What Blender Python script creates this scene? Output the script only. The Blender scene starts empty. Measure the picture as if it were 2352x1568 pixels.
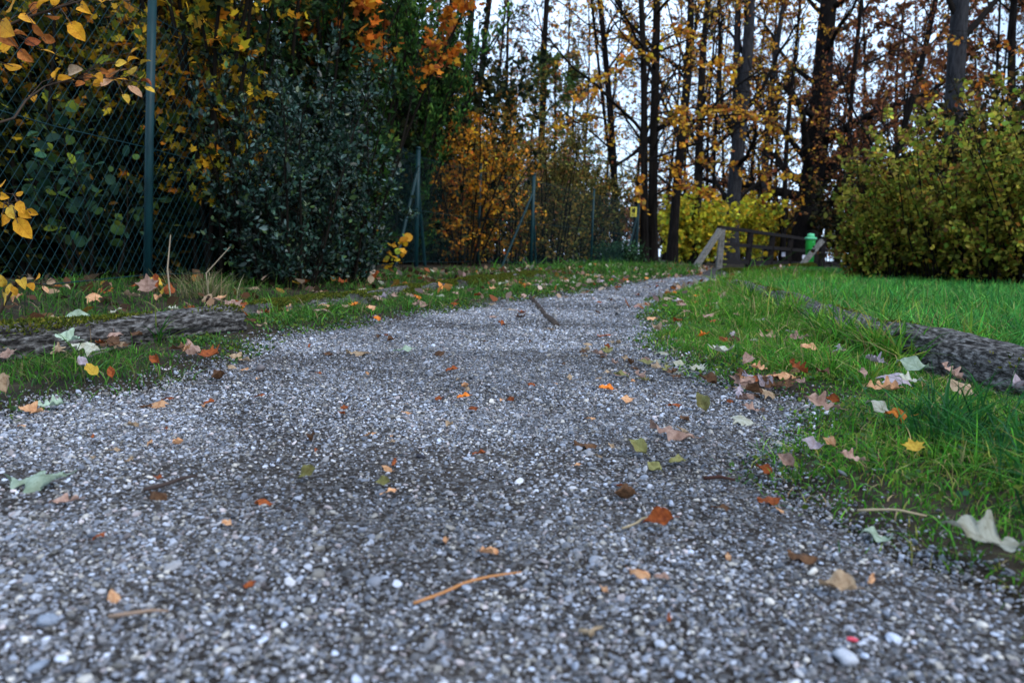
import bpy, math, random
import numpy as np
from mathutils import Vector, Matrix

random.seed(11)
rng = np.random.default_rng(11)
scene = bpy.context.scene
COL = scene.collection
R_ = math.radians

# ------------------------------------------------------------------ camera
W, H, F = 1024, 682, 804.0
CAM_H, PITCH, ROLL = 0.28, 6.3, 1.5
cam_data = bpy.data.cameras.new('camera')
cam_data.sensor_width = 36.0
cam_data.lens = F / W * 36.0
cam_data.clip_start = 0.02
cam_data.clip_end = 3000
cam_data.dof.use_dof = True
cam_data.dof.focus_distance = 1.75
cam_data.dof.aperture_fstop = 7.1
cam = bpy.data.objects.new('camera', cam_data)
COL.objects.link(cam)
CAM_R = Matrix.Rotation(R_(90 - PITCH), 3, 'X') @ Matrix.Rotation(R_(ROLL), 3, 'Z')
cam.matrix_world = Matrix.Translation((0, 0, CAM_H)) @ CAM_R.to_4x4()
scene.camera = cam

# ------------------------------------------------------------------ sky and sun
SUN_EL, SUN_AZ = 46.0, 142.0        # degrees; azimuth clockwise from +Y, behind the camera and to its right
world = bpy.data.worlds.new('World')
scene.world = world
world.use_nodes = True
nt = world.node_tree
nt.nodes.clear()
out = nt.nodes.new('ShaderNodeOutputWorld')
bg = nt.nodes.new('ShaderNodeBackground')
sky = nt.nodes.new('ShaderNodeTexSky')
sky.sky_type = 'NISHITA'
sky.sun_disc = False
sky.sun_elevation = R_(SUN_EL)
sky.sun_rotation = R_(SUN_AZ)
sky.air_density = 1.0
sky.dust_density = 1.6
sky.ozone_density = 1.2
tc = nt.nodes.new('ShaderNodeTexCoord')
mp = nt.nodes.new('ShaderNodeMapping')
mp.inputs['Scale'].default_value = (1.0, 1.0, 2.4)
nz = nt.nodes.new('ShaderNodeTexNoise')
nz.inputs['Scale'].default_value = 2.6
nz.inputs['Detail'].default_value = 6
nz.inputs['Roughness'].default_value = 0.55
rp = nt.nodes.new('ShaderNodeValToRGB')
rp.color_ramp.elements[0].position = 0.36
rp.color_ramp.elements[0].color = (0.34, 0.34, 0.34, 1)
rp.color_ramp.elements[1].position = 0.62
rp.color_ramp.elements[1].color = (0.95, 0.95, 0.95, 1)
mx = nt.nodes.new('ShaderNodeMix')
mx.data_type = 'RGBA'
mx.inputs['B'].default_value = (6.8, 9.0, 12.2, 1)     # even cloud veil, same brightness scale as the sky texture
bg.inputs['Strength'].default_value = 0.14
nt.links.new(tc.outputs['Generated'], mp.inputs['Vector'])
nt.links.new(mp.outputs['Vector'], nz.inputs['Vector'])
nt.links.new(nz.outputs['Fac'], rp.inputs['Fac'])
nt.links.new(rp.outputs['Color'], mx.inputs['Factor'])
nt.links.new(sky.outputs['Color'], mx.inputs['A'])
nt.links.new(mx.outputs['Result'], bg.inputs['Color'])
nt.links.new(bg.outputs['Background'], out.inputs['Surface'])

sun_d = bpy.data.lights.new('sun', 'SUN')
sun_d.energy = 1.3
sun_d.angle = R_(25)
sun_d.color = (1.0, 0.96, 0.90)
sun = bpy.data.objects.new('sun', sun_d)
COL.objects.link(sun)
_sd = Vector((math.sin(R_(SUN_AZ)) * math.cos(R_(SUN_EL)), math.cos(R_(SUN_AZ)) * math.cos(R_(SUN_EL)), math.sin(R_(SUN_EL))))
sun.rotation_euler = _sd.to_track_quat('Z', 'Y').to_euler()
sun.location = (0, 0, 20)

scene.view_settings.view_transform = 'Standard'
scene.view_settings.look = 'None'
scene.view_settings.exposure = 0.52
scene.view_settings.gamma = 1.0
scene.cycles.max_bounces = 6
scene.cycles.diffuse_bounces = 3
scene.cycles.transmission_bounces = 4
scene.cycles.use_adaptive_sampling = True

# ------------------------------------------------------------------ survey helpers (photo pixel -> place in the world)
def ray(px, py):
    return CAM_R @ Vector(((px - W / 2) / F, -(py - H / 2) / F, -1.0))

def ground(px, py, z=0.0):
    d = ray(px, py)
    t = (z - CAM_H) / d.z
    return Vector((0, 0, CAM_H)) + d * t

def at(px, py, depth):
    d = ray(px, py)
    return Vector((0, 0, CAM_H)) + d * (depth / d.y)

def horizon(px):
    a = (px - W / 2) / F
    # pixel row where the ray is level
    lo, hi = 100.0, 400.0
    for _ in range(30):
        m = (lo + hi) / 2
        if ray(px, m).z > 0: lo = m
        else: hi = m
    return lo

def V(x, y):      # 2352-wide reading of the photo -> 1024-wide pixels
    return x * 0.43537, y * 0.43537

# ------------------------------------------------------------------ path outline and terrain
LEFT_E = [(0, 960), (190, 925), (380, 898), (470, 862), (560, 820), (640, 782), (800, 755), (930, 735), (1050, 714), (1220, 686), (1350, 673), (1480, 648), (1600, 632)]
RIGHT_E = [(2440, 1460), (2080, 1290), (1900, 1195), (1720, 1115), (1690, 1060), (1770, 1005), (1850, 925), (1640, 885), (1515, 825), (1472, 775), (1480, 715), (1500, 685), (1640, 643)]
le = np.array([[ground(*V(*p)).x, ground(*V(*p)).y] for p in LEFT_E])
re = np.array([[ground(*V(*p)).x, ground(*V(*p)).y] for p in RIGHT_E])
le = np.vstack([[-0.95, -3.0], [-0.92, 0.6], le, [le[-1][0] + 1.0, le[-1][1] + 4], [5.6, 23.0], [11.0, 31.5], [30, 60]])
re = np.vstack([[0.75, -3.0], [0.52, 0.3], re, [re[-1][0] + 1.3, re[-1][1] + 4.2], [7.0, 22.0], [12.6, 30.5], [32, 58]])
le = le[np.argsort(le[:, 1])]
re = re[np.argsort(re[:, 1])]

def wob(x, y, s, k=0.0):
    return (np.sin(x * s * 1.3 + y * s * 0.7 + k) + np.sin(x * s * 0.53 - y * s * 1.71 + 2.1 + k) + np.sin(x * s * 2.3 + y * s * 2.9 + 4.0 + k) * 0.5) / 2.5

def xl(y): return np.interp(y, le[:, 1], le[:, 0]) + 0.02 * wob(0 * y, y, 9.0) + 0.012 * wob(0 * y, y, 31.0)
def xr(y): return np.interp(y, re[:, 1], re[:, 0]) + 0.02 * wob(0 * y, y, 8.0, 2) + 0.012 * wob(0 * y, y, 29.0, 1)
def sstep(a, b, x):
    t = np.clip((x - a) / (b - a), 0, 1)
    return t * t * (3 - 2 * t)

def terrain(x, y):
    x = np.asarray(x, float); y = np.asarray(y, float)
    dl = xl(y) - x           # > 0 : beyond the left edge
    dr = x - xr(y)
    z = 0.028 * sstep(-0.02, 0.14, dl) + 0.045 * sstep(0.64, 1.15, dl) + 0.03 * sstep(1.2, 4, dl)
    z = z + 0.024 * sstep(-0.02, 0.14, dr) + 0.02 * sstep(0.4, 1.0, dr)
    off = np.maximum(dl, dr)
    z = z + sstep(0, 0.3, off) * 0.010 * wob(x, y, 4.0)
    z = z + 0.0035 * wob(x, y, 7.0, 1.0) * (1 - sstep(0, .1, off))
    z = z + 0.10 * np.exp(-((x - 5.0) / 1.6) ** 2 - ((y - 14.0) / 1.8) ** 2) * sstep(0, .6, dr)
    far = sstep(30, 200, np.hypot(x, y))
    return z * (1 - far)

def tz(x, y): return float(terrain(x, y))

def gpt(px, py):           # point on the actual terrain under a photo pixel
    z = 0.0
    for _ in range(12):
        p = ground(px, py, z)
        z = 0.5 * z + 0.5 * tz(p.x, p.y)
    p = ground(px, py, z)
    return Vector((p.x, p.y, tz(p.x, p.y)))

# ------------------------------------------------------------------ mesh helpers
class MB:
    def __init__(self):
        self.v, self.t, self.c, self.m, self.n = [], [], [], [], 0
    def add(self, verts, tris, col=(0.5, 0.5, 0.5), mi=0):
        verts = np.asarray(verts, float).reshape(-1, 3)
        tris = np.asarray(tris, int).reshape(-1, 3)
        col = np.asarray(col, float)
        if col.ndim == 1: col = np.tile(col[None, :3], (len(verts), 1))
        self.v.append(verts); self.t.append(tris + self.n); self.c.append(col[:, :3])
        self.m.append(np.full(len(tris), mi, int)); self.n += len(verts)
    def mesh(self, name, mats, smooth=True, origin=None):
        me = bpy.data.meshes.new(name)
        if self.v:
            v = np.vstack(self.v); t = np.vstack(self.t); c = np.vstack(self.c); m = np.concatenate(self.m)
            if origin is not None: v = v - np.asarray(origin)[None]
            me.vertices.add(len(v)); me.vertices.foreach_set('co', v.astype(np.float32).ravel())
            me.loops.add(len(t) * 3); me.polygons.add(len(t))
            me.loops.foreach_set('vertex_index', t.astype(np.int32).ravel())
            me.polygons.foreach_set('loop_start', (np.arange(len(t)) * 3).astype(np.int32))
            me.polygons.foreach_set('material_index', m.astype(np.int32))
            me.polygons.foreach_set('use_smooth', np.full(len(t), smooth))
            me.update(calc_edges=True)
            ca = me.color_attributes.new('col', 'FLOAT_COLOR', 'POINT')
            c4 = np.ones((len(v), 4), np.float32); c4[:, :3] = c
            ca.data.foreach_set('color', c4.ravel())
        for mt in (mats if isinstance(mats, (list, tuple)) else [mats]): me.materials.append(mt)
        return me
    def build(self, name, mats, parent=None, smooth=True, kind=None):
        o = bpy.data.objects.new(name, self.mesh(name, mats, smooth, parent.location if parent else None))
        COL.objects.link(o)
        if parent: o.parent = parent
        if kind: o['kind'] = kind
        return o

def tag(o, label, cat, group=None):
    o['label'] = label; o['category'] = cat
    if group: o['group'] = group
    return o

def thing(name, loc, label, cat, group=None):
    o = bpy.data.objects.new(name, None)
    o.empty_display_size = 0.1
    COL.objects.link(o); o.location = loc
    return tag(o, label, cat, group)

def norm(a): return a / np.maximum(np.linalg.norm(a, axis=-1, keepdims=True), 1e-9)

def tubes(mb, P, Rr, sides=4, col=(0.1, 0.1, 0.1), mi=0, cap=False):
    """P (m,n,3) polylines, Rr (m,n) radii."""
    P = np.asarray(P, float); Rr = np.asarray(Rr, float)
    if P.ndim == 2: P = P[None]; Rr = Rr[None]
    m, n, _ = P.shape
    T = norm(np.gradient(P, axis=1))
    mean = norm(P[:, -1] - P[:, 0])
    ref = np.where(np.abs(mean[:, 2:3]) < 0.8, np.array([[0, 0, 1.0]]), np.array([[1.0, 0, 0]]))
    ref = np.repeat(ref[:, None, :], n, 1)
    A = norm(np.cross(T, ref)); B = np.cross(T, A)
    ang = np.arange(sides) * 2 * np.pi / sides
    ring = A[:, :, None, :] * np.cos(ang)[None, None, :, None] + B[:, :, None, :] * np.sin(ang)[None, None, :, None]
    vv = P[:, :, None, :] + ring * Rr[:, :, None, None]
    i = np.arange(n - 1)[:, None] * sides; j = np.arange(sides)[None]; j2 = (j + 1) % sides
    a = (i + j).ravel(); b = (i + j2).ravel(); c = (i + sides + j2).ravel(); d = (i + sides + j).ravel()
    tri = np.concatenate([np.stack([a, b, c], 1), np.stack([a, c, d], 1)])
    if cap:
        k = np.arange(1, sides - 1)
        tri = np.concatenate([tri, np.stack([0 * k, k + 1, k], 1), np.stack([0 * k, k, k + 1], 1) + (n - 1) * sides])
    tris = (tri[None] + (np.arange(m) * n * sides)[:, None, None]).reshape(-1, 3)
    col = np.asarray(col, float)
    if col.ndim == 2: col = np.repeat(col, n * sides, 0)
    mb.add(vv.reshape(-1, 3), tris, col, mi)

def box(mb, c, size, rot=None, col=(0.5, 0.5, 0.5), mi=0):
    s = np.array([[x, y, z] for x in (-.5, .5) for y in (-.5, .5) for z in (-.5, .5)]) * np.asarray(size)
    if rot is not None: s = s @ np.array(rot.to_3x3()).T
    q = [(0, 1, 3, 2), (4, 6, 7, 5), (0, 4, 5, 1), (2, 3, 7, 6), (0, 2, 6, 4), (1, 5, 7, 3)]
    t = [x for a, b, c_, d in q for x in ((a, b, c_), (a, c_, d))]
    mb.add(s + np.asarray(c), t, col, mi)

def beam(mb, p0, p1, w, h, col=(.2, .2, .2), mi=0):
    p0 = Vector(p0); p1 = Vector(p1); d = p1 - p0
    q = d.to_track_quat('X', 'Z').to_matrix()
    box(mb, (p0 + p1) / 2, (d.length, w, h), q, col, mi)

LEAF4 = (np.array([(0, 0, 0), (.24, .24, .05), (.31, .58, .07), (0, 1, -.05), (-.31, .58, .07), (-.24, .24, .05)], float),
         np.array([(0, 1, 2), (0, 2, 3), (0, 3, 4), (0, 4, 5)]))
NARROW = (np.array([(0, 0, 0), (.15, .4, .04), (0, 1, -.08), (-.15, .4, .04)], float), np.array([(0, 1, 2), (0, 2, 3)]))
ROUND = (np.array([(0, 0, 0), (.34, .16, .05), (.46, .5, .09), (.3, .82, .05), (0, 1, -.05), (-.3, .82, .05), (-.46, .5, .09), (-.34, .16, .05), (0, .45, -.03)], float),
         np.array([(8, 0, 1), (8, 1, 2), (8, 2, 3), (8, 3, 4), (8, 4, 5), (8, 5, 6), (8, 6, 7), (8, 7, 0)]))
_mo = [(0, 0), (.22, -.06), (.46, .06), (.36, .24), (.52, .52), (.24, .52), (.16, .68), (0, 1), (-.16, .68), (-.24, .52), (-.52, .52), (-.36, .24), (-.46, .06), (-.22, -.06)]
MAPLE = (np.array([(x, y, 0.12 * abs(x) - 0.06 * y) for x, y in _mo] + [(0, .3, -.03)], float),
         np.array([(14, i, (i + 1) % 14) for i in range(14)]))
SCALE = (np.array([(0, 0, 0), (.12, .5, .03), (0, 1, 0), (-.12, .5, .03)], float), np.array([(0, 1, 2), (0, 2, 3)]))

def leaves(mb, P, D, N, L, col, tmpl=LEAF4, mi=0, wid=None):
    P = np.asarray(P, float); n = len(P)
    if n == 0: return
    D = norm(np.asarray(D, float)); Wd = norm(np.cross(D, N)); N2 = np.cross(Wd, D)
    tv, tt = tmpl; k = len(tv)
    w = np.ones(n) if wid is None else np.asarray(wid)
    L = np.broadcast_to(np.asarray(L, float), (n,))
    curl = rng.uniform(-0.25, 0.35, n)
    z = tv[None, :, 2] + curl[:, None] * (tv[None, :, 1] - 0.3) ** 2
    vv = P[:, None] + L[:, None, None] * (tv[None, :, 0, None] * w[:, None, None] * Wd[:, None] + tv[None, :, 1, None] * D[:, None] + z[:, :, None] * N2[:, None])
    tris = (tt[None] + (np.arange(n) * k)[:, None, None]).reshape(-1, 3)
    col = np.asarray(col, float)
    if col.ndim == 1: col = np.tile(col[None], (n, 1))
    mb.add(vv.reshape(-1, 3), tris, np.repeat(col, k, 0), mi)

def pick(pal, n, jit=0.22):
    """pal: list of (r,g,b,weight). Per-leaf colours."""
    pal = np.asarray(pal, float)
    p = pal[:, 3] / pal[:, 3].sum()
    c = pal[rng.choice(len(pal), n, p=p)][:, :3]
    b = np.exp(rng.normal(0, jit, (n, 1)))
    return np.clip(c * b * np.exp(rng.normal(0, 0.07, (n, 3))), 0.002, 0.9)

def rdir(n, up=0.0, spread=1.0):
    d = rng.normal(0, 1, (n, 3)) * spread
    d[:, 2] += up
    return norm(d)

# ------------------------------------------------------------------ materials
def new_mat(name):
    m = bpy.data.materials.new(name); m.use_nodes = True
    t = m.node_tree
    return m, t, t.nodes['Principled BSDF'], t.nodes['Material Output']

def leaf_mat(name, trans=0.35, rough=0.55, spec=0.35, sat=1.0):
    m, t, b, o = new_mat(name)
    a = t.nodes.new('ShaderNodeAttribute'); a.attribute_name = 'col'
    b.inputs['Roughness'].default_value = rough
    b.inputs['Specular IOR Level'].default_value = spec
    t.links.new(a.outputs['Color'], b.inputs['Base Color'])
    if trans > 0:
        tr = t.nodes.new('ShaderNodeBsdfTranslucent')
        ms = t.nodes.new('ShaderNodeMixShader'); ms.inputs['Fac'].default_value = trans
        t.links.new(a.outputs['Color'], tr.inputs['Color'])
        t.links.new(b.outputs['BSDF'], ms.inputs[1]); t.links.new(tr.outputs['BSDF'], ms.inputs[2])
        t.links.new(ms.outputs['Shader'], o.inputs['Surface'])
    return m

def noisy_mat(name, c1, c2, scale=8, stretch=(1, 1, 1), bump=0.3, rough=0.85, detail=8, dist=0.02, c3=None, spec=0.12, lo=0.35, hi=0.65):
    m, t, b, o = new_mat(name)
    tcn = t.nodes.new('ShaderNodeTexCoord'); mpn = t.nodes.new('ShaderNodeMapping')
    mpn.inputs['Scale'].default_value = stretch
    n1 = t.nodes.new('ShaderNodeTexNoise'); n1.inputs['Scale'].default_value = scale; n1.inputs['Detail'].default_value = detail
    n1.inputs['Roughness'].default_value = 0.65
    r = t.nodes.new('ShaderNodeValToRGB')
    r.color_ramp.elements[0].position = lo; r.color_ramp.elements[0].color = (*c1, 1)
    r.color_ramp.elements[1].position = hi; r.color_ramp.elements[1].color = (*c2, 1)
    if c3 is not None:
        e = r.color_ramp.elements.new(min(0.98, hi + 0.14)); e.color = (*c3, 1)
    bp = t.nodes.new('ShaderNodeBump'); bp.inputs['Strength'].default_value = bump; bp.inputs['Distance'].default_value = dist
    t.links.new(tcn.outputs['Object'], mpn.inputs['Vector']); t.links.new(mpn.outputs['Vector'], n1.inputs['Vector'])
    t.links.new(n1.outputs['Fac'], r.inputs['Fac']); t.links.new(r.outputs['Color'], b.inputs['Base Color'])
    t.links.new(n1.outputs['Fac'], bp.inputs['Height']); t.links.new(bp.outputs['Normal'], b.inputs['Normal'])
    b.inputs['Roughness'].default_value = rough
    b.inputs['Specular IOR Level'].default_value = spec
    return m

def bark_mat(name, c1, c2, moss=None, mossamt=0.55):
    m = noisy_mat(name, c1, c2, scale=7, stretch=(3.0, 3.0, 0.5), bump=0.9, rough=0.95, dist=0.03, spec=0.05)
    if moss:
        t = m.node_tree; b = t.nodes['Principled BSDF']
        n = t.nodes.new('ShaderNodeTexNoise'); n.inputs['Scale'].default_value = 1.1; n.inputs['Detail'].default_value = 5
        r = t.nodes.new('ShaderNodeValToRGB'); r.color_ramp.elements[0].position = mossamt - 0.05; r.color_ramp.elements[1].position = mossamt + 0.08
        tcn = t.nodes.new('ShaderNodeTexCoord')
        src = b.inputs['Base Color'].links[0].from_socket
        x = t.nodes.new('ShaderNodeMix'); x.data_type = 'RGBA'; x.inputs['B'].default_value = (*moss, 1)
        t.links.new(tcn.outputs['Object'], n.inputs['Vector']); t.links.new(n.outputs['Fac'], r.inputs['Fac'])
        t.links.new(r.outputs['Color'], x.inputs['Factor']); t.links.new(src, x.inputs['A'])
        t.links.new(x.outputs['Result'], b.inputs['Base Color'])
    return m

M = {}
M['leaf'] = leaf_mat('leaf_autumn', 0.40, 0.6, 0.10)
M['leaf_dull'] = leaf_mat('leaf_dull', 0.25, 0.7, 0.06)
M['leaf_gloss'] = leaf_mat('leaf_glossy', 0.12, 0.36, 0.30)
M['grass'] = leaf_mat('grass_blade', 0.35, 0.55, 0.10)
M['moss'] = leaf_mat('moss', 0.15, 0.9, 0.1)
M['twig'] = leaf_mat('twig_bark', 0.0, 0.95, 0.04)
M['bark_dark'] = bark_mat('bark_dark', (.004, .0035, .0035), (.016, .013, .012))
M['bark_brown'] = bark_mat('bark_brown', (.005, .004, .0035), (.020, .016, .013))
M['bark_grey'] = bark_mat('bark_grey', (.012, .012, .014), (.045, .044, .047))
M['bark_moss'] = bark_mat('bark_moss', (.012, .010, .008), (.04, .032, .022), (.10, .09, .015), 0.50)
M['soil'] = noisy_mat('soil', (.012, .010, .007), (.045, .034, .022), 14, (1, 1, 1), 0.6, 0.95, c3=(.08, .05, .03))
M['fence'] = noisy_mat('fence_coating', (.0015, .018, .022), (.0035, .034, .039), 30, (1, 1, .3), 0.05, 0.5, spec=0.25)
M['wire'] = noisy_mat('wire_coating', (.003, .026, .032), (.005, .040, .046), 20, (1, 1, 1), 0.0, 0.6, spec=0.2)
M['wood_grey'] = noisy_mat('weathered_wood', (.07, .067, .06), (.22, .21, .19), 6, (0.5, 5, 5), 0.5, 0.9)
M['wood_dark'] = noisy_mat('dark_timber', (.006, .005, .005), (.020, .016, .015), 6, (0.5, 5, 5), 0.4, 0.85, spec=.1)  # near-black timber for rails, most railing posts and the bin post
M['wood_bar'] = noisy_mat('sunk_timber', (.018, .013, .010), (.070, .052, .042), 26, (1, 1, 1), 0.6, 0.9)
M['bin'] = noisy_mat('green_plastic', (.010, .30, .035), (.014, .36, .045), 9, (1, 1, 1), 0.03, 0.42, spec=0.45)
M['bin_pale'] = noisy_mat('green_plastic_pale', (.11, .50, .25), (.16, .58, .32), 9, (1, 1, 1), 0.03, 0.5)  # paler green than the body, for rim, hood and lock
M['sign_y'] = noisy_mat('yellow_sign_face', (.70, .58, .06), (.80, .68, .10), 12, (1, 1, 1), 0.0, 0.45)
M['sign_k'] = noisy_mat('black_print', (.012, .012, .012), (.02, .02, .018), 12, (1, 1, 1), 0.0, 0.6)
M['tag_white'] = noisy_mat('white_tag', (.55, .56, .66), (.7, .7, .8), 12, (1, 1, 1), 0.0, 0.6)

def log_mat():
    m = noisy_mat('log_wood', (.020, .017, .015), (.13, .12, .112), 30, (1.3, 4.0, 4.0), 1.0, 0.97, detail=9, dist=0.012, c3=(.32, .31, .30), lo=0.43, hi=0.56)
    return m
M['log'] = log_mat()

def gravel_base_mat():
    m, t, b, o = new_mat('gravel_fines')
    tcn = t.nodes.new('ShaderNodeTexCoord')
    vo = t.nodes.new('ShaderNodeTexVoronoi'); vo.inputs['Scale'].default_value = 210
    vo.inputs['Randomness'].default_value = 1.0
    hs = t.nodes.new('ShaderNodeSeparateColor')
    rr = t.nodes.new('ShaderNodeValToRGB')
    rr.color_ramp.elements[0].position = 0.0; rr.color_ramp.elements[0].color = (.014, .011, .009, 1)
    rr.color_ramp.elements[1].position = 1.0; rr.color_ramp.elements[1].color = (.20, .20, .21, 1)
    e = rr.color_ramp.elements.new(0.55); e.color = (.045, .041, .039, 1)
    n2 = t.nodes.new('ShaderNodeTexNoise'); n2.inputs['Scale'].default_value = 3.5; n2.inputs['Detail'].default_value = 6
    r2 = t.nodes.new('ShaderNodeValToRGB'); r2.color_ramp.elements[0].position = .38; r2.color_ramp.elements[0].color = (.016, .011, .008, 1)
    r2.color_ramp.elements[1].position = .62; r2.color_ramp.elements[1].color = (.060, .046, .037, 1)
    x = t.nodes.new('ShaderNodeMix'); x.data_type = 'RGBA'; x.inputs['Factor'].default_value = 0.55
    bp = t.nodes.new('ShaderNodeBump'); bp.invert = True; bp.inputs['Strength'].default_value = 0.9; bp.inputs['Distance'].default_value = 0.004
    t.links.new(tcn.outputs['Object'], vo.inputs['Vector']); t.links.new(tcn.outputs['Object'], n2.inputs['Vector'])
    t.links.new(vo.outputs['Color'], hs.inputs['Color']); t.links.new(hs.outputs['Red'], rr.inputs['Fac'])
    t.links.new(n2.outputs['Fac'], r2.inputs['Fac'])
    t.links.new(r2.outputs['Color'], x.inputs['A']); t.links.new(rr.outputs['Color'], x.inputs['B'])
    t.links.new(x.outputs['Result'], b.inputs['Base Color'])
    t.links.new(vo.outputs['Distance'], bp.inputs['Height']); t.links.new(bp.outputs['Normal'], b.inputs['Normal'])
    b.inputs['Roughness'].default_value = 0.9
    b.inputs['Specular IOR Level'].default_value = 0.08
    return m
M['gravel_base'] = gravel_base_mat()

def stone_mat():
    m, t, b, o = new_mat('pebble')
    a = t.nodes.new('ShaderNodeAttribute'); a.attribute_type = 'INSTANCER'; a.attribute_name = 'pcol'
    n = t.nodes.new('ShaderNodeTexNoise'); n.inputs['Scale'].default_value = 3.0; n.inputs['Detail'].default_value = 4
    r = t.nodes.new('ShaderNodeMapRange'); r.inputs['To Min'].default_value = 0.65; r.inputs['To Max'].default_value = 1.3
    x = t.nodes.new('ShaderNodeVectorMath'); x.operation = 'SCALE'
    tcn = t.nodes.new('ShaderNodeTexCoord')
    t.links.new(tcn.outputs['Object'], n.inputs['Vector']); t.links.new(n.outputs['Fac'], r.inputs['Value'])
    t.links.new(a.outputs['Color'], x.inputs[0]); t.links.new(r.outputs['Result'], x.inputs['Scale'])
    t.links.new(x.outputs['Vector'], b.inputs['Base Color'])
    b.inputs['Roughness'].default_value = 0.5
    b.inputs['Specular IOR Level'].default_value = 0.22
    return m
M['pebble'] = stone_mat()

def plain_leaf(name, c, c2, vein=None, trans=0.2, rough=0.6):
    m, t, b, o = new_mat(name)
    tcn = t.nodes.new('ShaderNodeTexCoord')
    oi = t.nodes.new('ShaderNodeObjectInfo')
    n = t.nodes.new('ShaderNodeTexNoise'); n.inputs['Scale'].default_value = 5; n.inputs['Detail'].default_value = 7
    n.noise_dimensions = '4D'
    mul = t.nodes.new('ShaderNodeMath'); mul.operation = 'MULTIPLY'; mul.inputs[1].default_value = 40
    r = t.nodes.new('ShaderNodeValToRGB')
    r.color_ramp.elements[0].position = .34; r.color_ramp.elements[0].color = (*c2, 1)
    r.color_ramp.elements[1].position = .58; r.color_ramp.elements[1].color = (*c, 1)
    hv = t.nodes.new('ShaderNodeHueSaturation')
    mr = t.nodes.new('ShaderNodeMapRange'); mr.inputs['To Min'].default_value = 0.75; mr.inputs['To Max'].default_value = 1.2
    t.links.new(oi.outputs['Random'], mul.inputs[0]); t.links.new(mul.outputs[0], n.inputs['W'])
    t.links.new(oi.outputs['Random'], mr.inputs['Value']); t.links.new(mr.outputs['Result'], hv.inputs['Value'])
    t.links.new(tcn.outputs['Object'], n.inputs['Vector']); t.links.new(n.outputs['Fac'], r.inputs['Fac'])
    sx = t.nodes.new('ShaderNodeSeparateXYZ'); t.links.new(tcn.outputs['Object'], sx.inputs['Vector'])
    def mth(op, a, b2=None):
        q = t.nodes.new('ShaderNodeMath'); q.operation = op
        for k_, v_ in enumerate((a, b2)):
            if v_ is None: continue
            if isinstance(v_, (int, float)): q.inputs[k_].default_value = v_
            else: t.links.new(v_, q.inputs[k_])
        return q.outputs[0]
    ax = mth('ABSOLUTE', sx.outputs['X'])
    rib = mth('LESS_THAN', ax, .014)
    fan = mth('FRACT', mth('MULTIPLY', mth('SUBTRACT', sx.outputs['Y'], mth('MULTIPLY', ax, .9)), 8.0))
    sid = mth('LESS_THAN', fan, .10)
    vn = mth('MULTIPLY', mth('MAXIMUM', rib, sid), .35)
    sp2 = t.nodes.new('ShaderNodeTexNoise'); sp2.noise_dimensions = '4D'; sp2.inputs['Scale'].default_value = 16; sp2.inputs['Detail'].default_value = 3
    t.links.new(tcn.outputs['Object'], sp2.inputs['Vector']); t.links.new(mul.outputs[0], sp2.inputs['W'])
    spot = t.nodes.new('ShaderNodeMapRange'); spot.inputs['From Min'].default_value = .60; spot.inputs['From Max'].default_value = .72; spot.inputs['To Max'].default_value = .75
    t.links.new(sp2.outputs['Fac'], spot.inputs['Value'])
    mv = t.nodes.new('ShaderNodeMix'); mv.data_type = 'RGBA'; mv.inputs['B'].default_value = (c2[0] * .55, c2[1] * .5, c2[2] * .45, 1)
    t.links.new(mth('MAXIMUM', vn, spot.outputs['Result']), mv.inputs['Factor']); t.links.new(r.outputs['Color'], mv.inputs['A'])
    t.links.new(mv.outputs['Result'], hv.inputs['Color']); t.links.new(hv.outputs['Color'], b.inputs['Base Color'])
    b.inputs['Roughness'].default_value = rough
    b.inputs['Specular IOR Level'].default_value = 0.12
    tr = t.nodes.new('ShaderNodeBsdfTranslucent'); ms = t.nodes.new('ShaderNodeMixShader'); ms.inputs['Fac'].default_value = trans
    t.links.new(hv.outputs['Color'], tr.inputs['Color'])
    t.links.new(b.outputs['BSDF'], ms.inputs[1]); t.links.new(tr.outputs['BSDF'], ms.inputs[2]); t.links.new(ms.outputs['Shader'], o.inputs['Surface'])
    return m

LM = {
    'palegreen': plain_leaf('dead_leaf_pale_green', (.38, .47, .36), (.24, .31, .21)),
    'white': plain_leaf('dead_leaf_whitish', (.44, .44, .36), (.27, .25, .17)),
    'pink': plain_leaf('dead_leaf_pink_tan', (.42, .27, .21), (.24, .135, .10)),
    'tan': plain_leaf('dead_leaf_tan', (.42, .30, .19), (.24, .15, .085)),
    'lilac': plain_leaf('dead_leaf_lilac_grey', (.40, .34, .38), (.30, .23, .24)),
    'brown': plain_leaf('dead_leaf_brown', (.13, .065, .032), (.06, .028, .014)),
    'rust': plain_leaf('dead_leaf_rust', (.33, .085, .022), (.15, .035, .012)),
    'orange': plain_leaf('dead_leaf_orange', (.72, .22, .03), (.50, .11, .015)),
    'peach': plain_leaf('dead_leaf_peach', (.68, .38, .20), (.45, .20, .09)),
    'yellow': plain_leaf('dead_leaf_yellow', (.62, .40, .05), (.42, .24, .025)),
    'olive': plain_leaf('dead_leaf_olive', (.24, .23, .085), (.15, .13, .045)),
    'gold': plain_leaf('leaf_golden', (.74, .36, .025), (.55, .22, .015), trans=0.4),
    'goldred': plain_leaf('leaf_copper', (.48, .17, .04), (.30, .08, .02), trans=0.4),
}

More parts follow.
